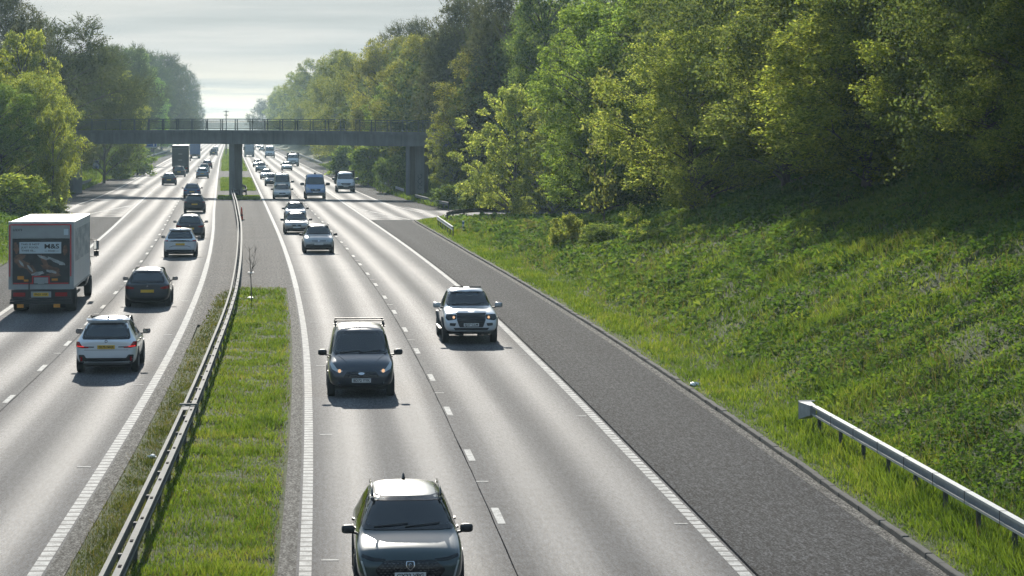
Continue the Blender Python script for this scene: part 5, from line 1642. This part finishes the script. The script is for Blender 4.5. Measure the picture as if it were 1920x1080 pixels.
# --- dark hatchback from behind (also lent, recoloured, to several distant cars)
hst = mod(SUV, .97, .95, .93)
ht_ = rpoly([(.50, .80), (.86, .88), (.85, .76), (.55, .74)], .03)
def hatch(lift=1.0, light='red_lens', plate_z=.66, plate=''):
    st = mod(SUV, .97, .95, .93 * lift); z = .93 * lift
    r, bv = vehicle('hatchback_car', st, dict(wheel=.325, axles=[1.29, -1.28], mirrors=(.88, .72, 1.0 * lift, .9), see=True, patches=
        wscreen(1.12 * z, 1.56 * z, .68, .55) + wscreen(1.085 * z, 1.50 * z, .66, .54, -1, 'rear_window') + suv_sides(.95, z) + [
        ('headlight', 'clear_lens', [rpoly([(.42, .70), (.80, .76), (.80, .64), (.48, .61)], .03), mir(rpoly([(.42, .70), (.80, .76), (.80, .64), (.48, .61)], .03))], 'y', 1, .012),
        ('grille', 'gloss_black', rpoly([(-.40, .67), (.40, .67), (.34, .58), (-.34, .58)], .03), 'y', 1, .008),
        ('lower_intake', 'trim', rpoly([(-.58, .44), (.58, .44), (.62, .30), (-.62, .30)], .04), 'y', 1, .008),
        ('badge', 'chrome', circ(0, .635, .045, 14), 'y', 1, .014),
        ('tail_light', light, [ht_, mir(ht_)], 'y', -1, .012),
        ('rear_bumper', 'trim', rpoly([(-.70, .40), (.70, .40), (.66, .29), (-.66, .29)], .03), 'y', -1, .01),
        ('tailgate_seam', 'ink', [(-.62, .56), (.62, .56), (.62, .552), (-.62, .552)], 'y', -1, .003),
        ('rear_badge', 'chrome', circ(0, .86, .035, 14), 'y', -1, .012)]))
    number_plate(r, bv, plate_z, -1, plate); number_plate(r, bv, .50, 1, '')
    return r, bv
r, bv = hatch(1.0, 'red_lens', .66, 'NV12 EVE' if False else '')
MB().tube([(0, -1.32, 1.52), (0, -1.42, 1.70)], .008, 5).build('aerial', MAT['trim'], r); MB().lathe([(.05, 0), (.03, .03)], 'z', 10, (0, -1.30, 1.515)).build('aerial_base', MAT['trim'], r)
hatch_proto = place(r, 278, 574, 1, 'dark blue grey hatchback with thin roof aerial behind the white sport utility car', 'car', (.03, .04, .052), 1.04, yoff=1.28)

# --- second white SUV with dark tail band
r, bv = vehicle('sport_utility_car', mod(SUV, 1.02, 1.0, 1.0), dict(wheel=.36, axles=[1.36, -1.34], mirrors=(.92, .76, 1.08, .95), see=True, patches=
    wscreen(1.12, 1.56, .70, .575) + wscreen(1.12, 1.50, .70, .575, -1, 'rear_window') + suv_sides() + [
    ('tail_light', 'red_lens', [rpoly([(.70, 1.01), (.90, 1.02), (.90, .94), (.70, .95)], .01), mir(rpoly([(.70, 1.01), (.90, 1.02), (.90, .94), (.70, .95)], .01))], 'y', -1, .014),
    ('tail_band', 'gloss_black', rrect(-.84, .84, .93, 1.02, .02), 'y', -1, .008),
    ('rear_bumper', 'trim', rpoly([(-.80, .46), (.80, .46), (.76, .29), (-.76, .29)], .03), 'y', -1, .012),
    ('bumper_line', 'trim', rpoly([(-.62, .62), (-.40, .70), (.40, .70), (.62, .62), (.62, .60), (.40, .675), (-.40, .675), (-.62, .60)], .01), 'y', -1, .006),
    ('spoiler', 'paint', rpoly([(-.60, 1.56), (.60, 1.56), (.585, 1.52), (-.585, 1.52)], .01), 'y', -1, .10)]))
number_plate(r, bv, .78, -1, ''); fin(r, -1.25, 1.645); wipers(r, bv, 1.12)
suv2 = place(r, 338.5, 482, 1, 'white sport utility car with dark tail band following the dark hatchback lane', 'car', (.60, .65, .70), 1.0, yoff=1.34)

# --- silver SUV with roof rails, front view
r, bv = vehicle('sport_utility_car', mod(SUV, .99, .96, 1.0), dict(wheel=.36, axles=[1.32, -1.30], mirrors=(.90, .74, 1.08, .95), see=True, patches=
    wscreen(1.13, 1.56, .70, .575) + suv_sides(.96, 1) + [
    ('headlight', 'clear_lens', [rpoly([(.46, .80), (.80, .82), (.80, .68), (.50, .68)], .03), mir(rpoly([(.46, .80), (.80, .82), (.80, .68), (.50, .68)], .03))], 'y', 1, .012),
    ('grille', 'alloy', rpoly([(-.44, .79), (.44, .79), (.42, .68), (-.42, .68)], .02), 'y', 1, .01),
    ('grille_bar', 'trim', [rrect(-.42, .42, .755, .77, .004), rrect(-.42, .42, .715, .73, .004)], 'y', 1, .018),
    ('badge', 'chrome', circ(0, .745, .05, 14), 'y', 1, .024),
    ('front_bumper', 'trim', rpoly([(-.74, .54), (.74, .54), (.78, .32), (-.78, .32)], .04), 'y', 1, .01),
    ('tail_light', 'red_lens', [rrect(.74, .86, .80, 1.0, .02), mir(rrect(.74, .86, .80, 1.0, .02))], 'y', -1, .01)]))
number_plate(r, bv, .57, 1, ''); roof_rails(r, .62, -1.35, .30, 1.66, 'trim'); wipers(r, bv, 1.13)
place(r, 597, 474, -1, 'silver sport utility car with dark roof rails ahead of the white pickup', 'car', (.40, .41, .41), 1.0, yoff=1.3)
duster = r

# --- large van, front view
r, bv = vehicle('panel_van', BIGVAN, dict(dark_glass=True, wheel=.35, axles=[1.75, -1.75], mirrors=(1.05, 1.45, 1.50, 1.7), patches=
    wscreen(1.50, 2.14, .84, .72) + sidewin([(1.75, 1.36), (1.30, 2.0), (.75, 2.1), (.75, 1.36)]) + seams_x([1.8, .65, -.8], .6, 2.1) + [
    ('headlight', 'clear_lens', [rpoly([(.56, 1.02), (.84, 1.22), (.92, 1.12), (.86, .92), (.60, .90)], .03), mir(rpoly([(.56, 1.02), (.84, 1.22), (.92, 1.12), (.86, .92), (.60, .90)], .03))], 'y', 1, .012),
    ('grille', 'gloss_black', rpoly([(-.50, 1.02), (.50, 1.02), (.46, .80), (-.46, .80)], .04), 'y', 1, .012),
    ('front_bumper', 'trim', rpoly([(-.84, .66), (.84, .66), (.86, .46), (-.86, .46)], .04), 'y', 1, .012),
    ('badge', 'chrome', [(.10 * math.cos(a), .93 + .04 * math.sin(a)) for a in np.linspace(0, 6.28, 17)[:-1]], 'y', 1, .02)]))
number_plate(r, bv, .70, 1, ''); wipers(r, bv, 1.50)
m = MB(); m.lathe([(.10, 2.46), (.09, 2.60), (.03, 2.64)], 'z', 12, (0, .72, 0)); m.build('roof_beacon', MAT['trim'], r)
bigvan = place(r, 591, 373, -1, 'blue grey high roofed van in the middle of the oncoming lanes under the footbridge', 'van', (.16, .24, .40), 1.05, yoff=1.75)

# --- tipper truck, front view
tst = [(.15, .5, 1.3, 1.9, .9, .96, .8), (.2, .45, 1.3, 2.12, .95, 1.0, .84), (.5, .42, 1.3, 2.24, .97, 1.03, .84), (1.0, .4, 1.3, 2.22, .97, 1.03, .82)] + [s for s in BIGVAN[4:]]
tst[4] = (1.28, .4, 1.3, 2.08, .97, 1.03, .80)
def tipper(body_mat='trim'):
    r, bv = vehicle('tipper_truck', tst, dict(dark_glass=True, wheel=.35, axles=[1.85], mirrors=(1.05, 1.45, 1.50, 1.7), patches=
        wscreen(1.50, 1.98, .84, .74) + sidewin([(1.75, 1.36), (1.32, 1.92), (.5, 1.96), (.5, 1.36)]) + [
        ('headlight', 'clear_lens', [rpoly([(.62, 1.06), (.90, 1.14), (.90, 1.0), (.66, .98)], .03), mir(rpoly([(.62, 1.06), (.90, 1.14), (.90, 1.0), (.66, .98)], .03))], 'y', 1, .012),
        ('grille', 'gloss_black', rpoly([(-.60, 1.02), (.60, 1.02), (.42, .84), (-.42, .84)], .04), 'y', 1, .012),
        ('front_bumper', 'trim', rpoly([(-.88, .74), (.88, .74), (.86, .48), (-.86, .48)], .04), 'y', 1, .012)]))
    number_plate(r, bv, .66, 1, '')
    m = MB(); m.box(-1.06, 1.06, -3.2, .05, .86, .98)
    for sg in (-1, 1): m.box(sg * 1.08 - .03, sg * 1.08 + .03, -3.2, .05, .98, 1.55)
    m.box(-1.05, 1.05, -3.23, -3.17, .98, 1.55); m.box(-1.05, 1.05, .0, .08, .98, 2.36)
    for x in (-1.0, 1.0): m.box(x - .08, x + .08, .06, .16, .98, 2.42)
    m.build('tipper_body', MAT[body_mat], r)
    MB().box(-.4, .4, -3.1, .6, .5, .84).build('chassis', MAT['trim'], r)
    for sg in (-1, 1): make_wheel(r, sg * .84, -1.9, .35, .34, sg)
    return r
r = tipper()
tip = place(r, 648, 360.5, -1, 'white cabbed tipper truck on the slip lane right of the blue grey van', 'truck', (.52, .56, .60), 1.05, yoff=1.85)

# --- small grey family car from the front: saloon-like
sst = mod(SUV, .96, .98, .90)
fl = rpoly([(.36, .66), (.78, .76), (.81, .66), (.50, .59)], .03)
r, bv = vehicle('family_car', sst, dict(see=True, wheel=.32, axles=[1.33, -1.32], mirrors=(.87, .74, .98, .98), patches=
    wscreen(1.01, 1.40, .68, .55) + suv_sides(.98, .90) + [
    ('headlight', 'clear_lens', [fl, mir(fl)], 'y', 1, .014), ('grille', 'gloss_black', rpoly([(-.34, .66), (.34, .66), (.28, .52), (-.28, .52)], .03), 'y', 1, .008),
    ('lower_intake', 'trim', rpoly([(-.60, .42), (.60, .42), (.64, .29), (-.64, .29)], .04), 'y', 1, .008), ('badge', 'chrome', circ(0, .62, .05, 14), 'y', 1, .016),
    ('tail_light', 'red_lens', [ht_, mir(ht_)], 'y', -1, .012)] + wscreen(1.0, 1.34, .64, .53, -1, 'rear_window')))
number_plate(r, bv, .48, 1, ''); number_plate(r, bv, .62, -1, ''); wipers(r, bv, 1.01)
fam = place(r, 556, 438, -1, 'silver beige car close behind the silver roof railed one', 'car', (.36, .33, .30), 1.0, yoff=1.33)


def again(src, px, py, dirn, label, cat, color, scale=1.0, yoff=1.3):
    return place(copy_tree(src), px, py, dirn, label, cat, color, scale, None, yoff)


# departing traffic
again(hatch_proto, 356.5, 447, 1, 'dark blue car half hidden ahead of the white dark banded one', 'car', (.035, .05, .075), 1.06)
again(suv2, 365, 399, 1, 'black tall car crossing the line of the footbridge shadow', 'car', (.018, .022, .028), 1.0)
again(hatch_proto, 360, 371, 1, 'mid blue car just beyond the footbridge shadow', 'car', (.05, .11, .24), 1.02)
again(hatch_proto, 317, 347, 1, 'dark grey hatchback alone in the left lane under the footbridge', 'car', (.045, .055, .065), 1.06)
again(suv2, 336, 331.5, 1, 'dark car with sunlit roof right behind the tall dark lorry', 'car', (.03, .035, .04), 1.0)
again(hatch_proto, 379.5, 334, 1, 'pale blue hatchback in the right departing lane beyond the footbridge', 'car', (.22, .32, .42), 1.04)
again(suv2, 383, 324.5, 1, 'white roofed car hidden ahead of the pale blue hatchback', 'car', (.5, .5, .5), .95)
again(hatch_proto, 388.5, 316, 1, 'dark red car ahead of the white roofed one', 'car', (.16, .02, .03), 1.06)
again(suv2, 400.5, 292, 1, 'black car in the right departing lane just below the bridge deck', 'car', (.018, .02, .025), 1.15)
again(hatch_proto, 404, 284, 1, 'pale car tucked ahead of the black one under the deck', 'car', (.5, .5, .5), 1.05)
# oncoming traffic
again(fam, 554, 413, -1, 'silver blue saloon half hidden behind the silver beige car', 'car', (.36, .39, .44), .98)
again(fam, 529, 373.5, -1, 'pale silver car leading the inner lane across the bridge shadow', 'car', (.45, .47, .47), 1.06)
vanc = again(bigvan, 529, 363, -1, 'dark green grey van close behind the pale silver car', 'van', (.10, .14, .14), .92)
again(duster, 510, 348.5, -1, 'dark sunlit roofed car left of the dark green grey van', 'car', (.12, .14, .16), 1.0)
again(fam, 499.5, 336, -1, 'white car partly hidden behind the dark sunlit roofed one', 'car', (.6, .6, .58), 1.0)
again(duster, 489.5, 322.5, -1, 'green grey car in the queue right of the middle pier', 'car', (.15, .2, .2), 1.02)
again(fam, 483, 313.5, -1, 'white car at the back of the queue right of the middle pier', 'car', (.6, .6, .6), 1.02)
again(fam, 538, 319.5, -1, 'white sunlit car alone in the outer oncoming lane', 'car', (.62, .6, .56), 1.06)
again(tip, 549.5, 311.5, -1, 'second smaller looking tipper truck on the far slip lane', 'truck', (.5, .53, .55), 1.1)
again(bigvan, 506, 296, -1, 'white van most distant in the outer oncoming lane', 'van', (.6, .6, .58), 1.2)
again(duster, 491, 283.5, -1, 'dark distant car left of the most distant white van', 'car', (.05, .05, .055), 1.1)
again(fam, 483.5, 277, -1, 'pale distant car just under the deck right of the middle pier', 'car', (.6, .6, .6), 1.1)

# --- the lorries
def lorry_base(name, Wb, L, z0, z1, box_color_mat, cab_h=3.0):
    """rear axle at the origin of y; rear face at y = -1.9"""
    r = empty(name)
    hw = Wb / 2; yr = -1.9
    MB().box(-hw, hw, yr, yr + L, z0, z1).build('box_body', MAT[box_color_mat], r, bevel=.025)
    m = MB(); m.box(-.42, .42, yr + .1, yr + L + .4, .62, z0 - .02)
    for sg in (-1, 1): m.box(sg * .95 - .03, sg * .95 + .03, yr + 2.9, yr + L - 1.6, .42, .52); m.box(sg * .95 - .03, sg * .95 + .03, yr + 2.9, yr + L - 1.6, .72, .82)
    m.build('chassis', MAT['trim'], r)
    yc = yr + L + .15
    cst = [(yc, .55, 1.5, cab_h - .3, 1.05, 1.12, 1.05), (yc + .05, .45, 1.5, cab_h - .06, 1.12, 1.2, 1.1), (yc + .5, .45, 1.5, cab_h, 1.15, 1.22, 1.1), (yc + 1.5, .45, 1.5, cab_h - .02, 1.15, 1.22, 1.1),
           (yc + 1.85, .45, 1.5, cab_h - .18, 1.15, 1.22, 1.08), (yc + 2.05, .45, 1.45, 1.75, 1.13, 1.2, 1.1), (yc + 2.15, .5, 1.3, 1.5, 1.1, 1.15, 1.05), (yc + 2.18, .55, 1.1, 1.3, 1.0, 1.05, .95)]
    me = loft(cst); bv = bvh_of(me); put_part(r, 'cab', me, 'paint')
    for nm, mt, pl, ax, sg, of in [q for q in wscreen(1.72, cab_h - .42, 1.05, 1.0) if not q[0].endswith('_seal')] + [('grille', 'gloss_black', rrect(-.8, .8, .78, 1.45, .06), 'y', 1, .01), ('front_bumper', 'trim', rrect(-1.05, 1.05, .52, .72, .05), 'y', 1, .012),
            ('headlight', 'clear_lens', rrect(.82, 1.08, .74, .90, .03), 'y', 1, .016), ('headlight', 'clear_lens', rrect(-1.08, -.82, .74, .90, .03), 'y', 1, .016)] + sidewin([(yc + 1.75, 1.7), (yc + 1.6, cab_h - .5), (yc + .8, cab_h - .5), (yc + .8, 1.7)]):
        put_part(r, nm, patch(bv, pl, ax, sg, of, .12, nm), 'glass' if mt == 'see_glass' else mt)
    for sg in (-1, 1):
        mo = MB(); x = sg * 1.42
        mo.box(x - .11, x + .11, yc + 1.85, yc + 2.0, 2.02, 2.44); mo.box(x - .11, x + .11, yc + 1.85, yc + 2.0, 1.74, 1.98)
        mo.tube([(sg * 1.15, yc + 1.8, 2.5), (x, yc + 1.92, 2.48), (x, yc + 1.92, 1.7), (sg * 1.15, yc + 1.8, 1.72)], .02, 6)
        mm = mo.build('wing_mirror', MAT['trim'], r, bevel=.012)
        MB().box(x - .09, x + .09, yc + 1.843, yc + 1.849, 2.06, 2.40).build('mirror_glass', MAT['mirror'], mm)
    for y, w_ in ((0, .56), (yc + 1.2, .30)):
        for sg in (-1, 1): make_wheel(r, sg * (hw - .04 - w_ / 2), y, .48, w_, sg, 8, 'dark_steel')
    return r, yr, yc

MAT['lorry_white'] = simple('lorry_white_panel', (.60, .61, .60), .45, vary=.08, scale=1.2)
MAT['lorry_grey'] = simple('lorry_grey_frame', (.30, .32, .32), .5, vary=.12, scale=2)
MAT['picture_dark'] = simple('picture_dark_print', (.022, .028, .03), .4, vary=.6, scale=4)
MAT['picture_brown'] = simple('picture_brown_print', (.16, .085, .055), .45, vary=.5, scale=7)
MAT['picture_pale'] = simple('picture_pale_print', (.34, .36, .36), .45, vary=.3, scale=7)
MAT['red_tape'] = simple('red_reflective_tape', (.50, .03, .035), .4, vary=.12)
MAT['sign_pale'] = simple('pale_blue_sign', (.50, .58, .62), .5, vary=.04)
r, yr, yc = lorry_base('box_lorry', 2.58, 9.4, .98, 3.68, 'lorry_white')
yf = yr
F_ = lambda nm, m, mat, bev=0: m.build(nm, MAT[mat], r, bevel=bev)
fr = MB(); fr.box(-1.29, -1.14, yf - .05, yf - .002, .98, 3.66); fr.box(1.14, 1.29, yf - .05, yf - .002, .98, 3.66); fr.box(-1.14, 1.14, yf - .05, yf - .002, 3.52, 3.66); fr.box(-1.14, 1.14, yf - .05, yf - .002, .98, 1.18)
F_('rear_frame', fr, 'lorry_grey')
F_('header_panel', MB().box(-1.13, 1.13, yf - .035, yf - .002, 3.03, 3.515), 'lorry_grey')
pic = F_('picture_panel', MB().box(-1.13, 1.13, yf - .042, yf - .002, 1.185, 3.02), 'picture_dark')
tp = MB()
tp.box(-1.26, -1.21, yf - .056, yf - .051, 1.5, 3.58); tp.box(1.15, 1.20, yf - .056, yf - .051, 1.5, 3.58); tp.box(-1.21, 1.15, yf - .056, yf - .051, 3.55, 3.60)
tp.box(-1.10, -.35, yf - .052, yf - .045, 1.20, 1.245); tp.box(.33, 1.08, yf - .052, yf - .045, 1.20, 1.245); tp.box(-.36, -.31, yf - .052, yf - .045, 1.20, 1.52); tp.box(.29, .34, yf - .052, yf - .045, 1.20, 1.52); tp.box(-.36, .34, yf - .052, yf - .045, 1.475, 1.52)
F_('red_tape', tp, 'red_tape')
F_('lift_bracket', MB().box(-.28, .28, yf - .055, yf - .043, 1.22, 1.46).box(-.13, .13, yf - .10, yf - .05, 1.2, 1.36), 'lorry_grey', .01)
sg_ = F_('slogan_sign', MB().box(-.86, .80, yf - .056, yf - .043, 2.42, 2.88), 'sign_pale')
for s_, x, z, h_, w_ in (('THIS IS NOT', -.43, 2.785, .10, .74), ('JUST FOOD.', -.43, 2.66, .10, .70), ('THIS IS...', -.50, 2.535, .10, .58), ('M&S', .42, 2.70, .26, .58), ('FOOD', .42, 2.515, .09, .28)):
    text_on(sg_, 'lettering', s_, h_, MAT['ink'], Vector((x, yf - .059, z)), -1, w=w_)
MB().box(.14, .25, yf - .060, yf - .057, 2.508, 2.522).box(.59, .70, yf - .060, yf - .057, 2.508, 2.522).build('rule', MAT['ink'], sg_)
text_on(r, 'fleet_number', 'U2373', .13, MAT['ink'], Vector((-.93, yf - .038, 3.36)), -1, w=.36)
F_('sticker', MB().box(.90, 1.08, yf - .042, yf - .034, 3.16, 3.40), 'sign_pale')
# the printed picture: pale hands and food on black
pr = random.Random(8)
def blob(cx, cz, a, b, th, mat, zoff, nm, lump_=.25):
    m = MB(); n = 18; b0 = len(m.v)
    for k in range(n):
        t_ = 2 * math.pi * k / n; q = 1 + lump_ * (pr.random() - .5) * 2
        x, z = a * q * math.cos(t_), b * q * math.sin(t_)
        m.v.append((cx + x * math.cos(th) - z * math.sin(th), yf - zoff, cz + x * math.sin(th) + z * math.cos(th)))
    m.f.append(tuple(range(n)))
    me = bpy.data.meshes.new(nm); me.from_pydata(m.v, [], m.f); me.update()
    return put(nm, me, MAT[mat], pic)
zo = .0440
for (cx, cz, a, b, th, mt) in ((-.72, 2.0, .40, .17, -.5, 'picture_brown'), (-.38, 1.78, .36, .13, -.75, 'picture_brown'), (-.85, 2.28, .22, .10, .3, 'picture_brown'), (.12, 2.12, .12, .26, .35, 'picture_brown'), (.38, 1.80, .42, .12, -.3, 'picture_brown'),
                               (.52, 1.56, .30, .08, .1, 'picture_brown'), (-.98, 2.62, .10, .22, .1, 'picture_brown'), (.95, 2.55, .10, .20, 0, 'picture_brown'), (.10, 2.26, .26, .05, -.35, 'picture_pale'), (.58, 2.12, .34, .055, -.42, 'picture_pale'), (.78, 2.02, .16, .07, -.3, 'picture_pale'),
                               (-.12, 1.62, .24, .07, .2, 'picture_pale'), (.40, 1.70, .22, .05, -.25, 'picture_pale')):
    zo += .0004; blob(cx, cz, a, b, th, mt, zo, 'printed_shape')
for k in range(4):
    zo += .0004; blob(-.95 + .17 * k, 2.13 - .10 * k, .17, .045, -.9, 'picture_pale' if k % 2 else 'picture_brown', zo, 'printed_shape', .1)
F_('yellow_label', MB().box(-.94, -.68, yf - .056, yf - .0505, 1.38, 1.52).box(-.68, -.48, yf - .056, yf - .0505, 1.30, 1.38).box(.42, .66, yf - .056, yf - .0505, 1.33, 1.42), 'amber')
F_('tail_lift_column', MB().box(-.49, -.45, yf - .12, yf - .06, .62, 1.5), 'trim')
bm2 = MB(); bm2.box(-1.22, 1.22, yf - .16, yf + .12, .52, .60); bm2.box(-1.18, 1.18, yf - .06, yf + .1, .62, .96); bm2.box(-1.24, 1.24, yf - .14, yf - .02, .40, .50)
F_('rear_bumper', bm2, 'trim', .01)
for x in (-.86, .80):
    F_('tail_light', MB().box(x - .24, x + .24, yf - .09, yf - .061, .70, .86), 'red_lens', .01)
plb = F_('plate_holder', MB().box(-.40, .40, yf - .085, yf - .062, .66, .90), 'lorry_grey')
np_ = F_('number_plate', MB().box(-.30, .30, yf - .10, yf - .086, .71, .85), 'plate_yellow')
text_on(np_, 'lettering', 'PN21 UGF', .11, MAT['ink'], Vector((0, yf - .103, .78)), -1, w=.50)
for x in (-.82, .62):
    fl_ = F_('mudflap', MB().box(x - .24, x + .24, yf + 1.25, yf + 1.28, .16, .72), 'black_rubber')
    F_('mudflap_marker', MB().box(x - .12, x + .14, yf - .17, yf - .145, .26, .40), 'amber')
gl = MB()
F_('side_lower_rail', MB().box(1.291, 1.30, yr + .02, yr + 9.38, 1.0, 1.08), 'lorry_grey')
def side_mat():
    N = NT('side_picture_print')
    co = N.n('ShaderNodeTexCoord').outputs['Object']; s = N.n('ShaderNodeSeparateXYZ', i_0=co)
    a = N.noise(N.n('ShaderNodeCombineXYZ', i_0=N.math('MULTIPLY', s.outputs[1], .9), i_1=N.math('MULTIPLY', s.outputs[2], 2.0)).outputs[0], 1.0, 4, .6)
    c = N.ramp(a, [(.35, (.16, .21, .24)), (.5, (.30, .35, .38)), (.62, (.52, .54, .54))])
    N.princ(Base_Color=c, Roughness=.4)
    return N.m
MAT['side_picture'] = side_mat()
for sg in (-1, 1):
    a, b = sorted((sg * 1.2905, sg * 1.296)); F_('side_picture', MB().box(a, b, yr + .9, yr + 9.2, 2.05, 3.35), 'side_picture')
F_('roof_edge', MB().box(-1.30, 1.30, yr + .0, yr + .12, 3.682, 3.70), 'lorry_white')
lorry = place(r, 85, 582, 1, 'white box lorry with food slogan and red framed picture on its rear', 'lorry', (.05, .06, .06), 1.0, yoff=0)
# the others
r, yr, yc = lorry_base('box_lorry', 2.55, 9.0, 1.0, 3.9, 'paint_flat')
MB().box(-1.24, 1.24, yr - .03, yr - .002, 1.05, 3.85).build('rear_doors', MAT['paint_flat'], r, bevel=.01)
MB().box(-1.2, 1.2, yr - .05, yr + .1, .5, .62).build('rear_bumper', MAT['trim'], r)
for x in (-.95, .95): MB().box(x - .18, x + .18, yr - .06, yr - .03, .66, .80).build('tail_light', MAT['red_lens'], r)
MB().box(-.008, .008, yr - .036, yr - .031, 1.05, 3.85).build('door_seam', MAT['ink'], r)
blue = place(r, 365.5, 297, 1, 'blue box lorry driving away right of the tall dark lorry', 'lorry', (.05, .12, .30), 1.0, yoff=1.9)
r2 = copy_tree(blue)
m = MB()
for z in (1.6, 2.8, 4.2):
    m.box(-1.3, 1.3, yr - .12, yr - .06, z - .05, z + .05)
for x in (-1.25, 1.25): m.box(x - .05, x + .05, yr - .12, yr - .06, 1.0, 4.3)
m.box(-1.27, 1.27, yr, yr + 9, 3.92, 4.35)
m.build('rear_rack', MAT['trim'], r2)
m = MB()
for z, w_ in ((2.95, .42), (2.0, .30)): m.box(-.3, .3, yr - .09, yr - .04, z, z + .05)
m.build('handle_bar', MAT['alloy'], r2)
place(r2, 338, 324, 1, 'tall dark lorry driving away left of the blue one', 'lorry', (.02, .026, .03), 1.06, None, 1.9)
r3 = copy_tree(blue)
place(r3, 467.5, 294, -1, 'grey lorry facing the viewer right of the middle pier', 'lorry', (.20, .22, .24), 1.05, None, 8.0)
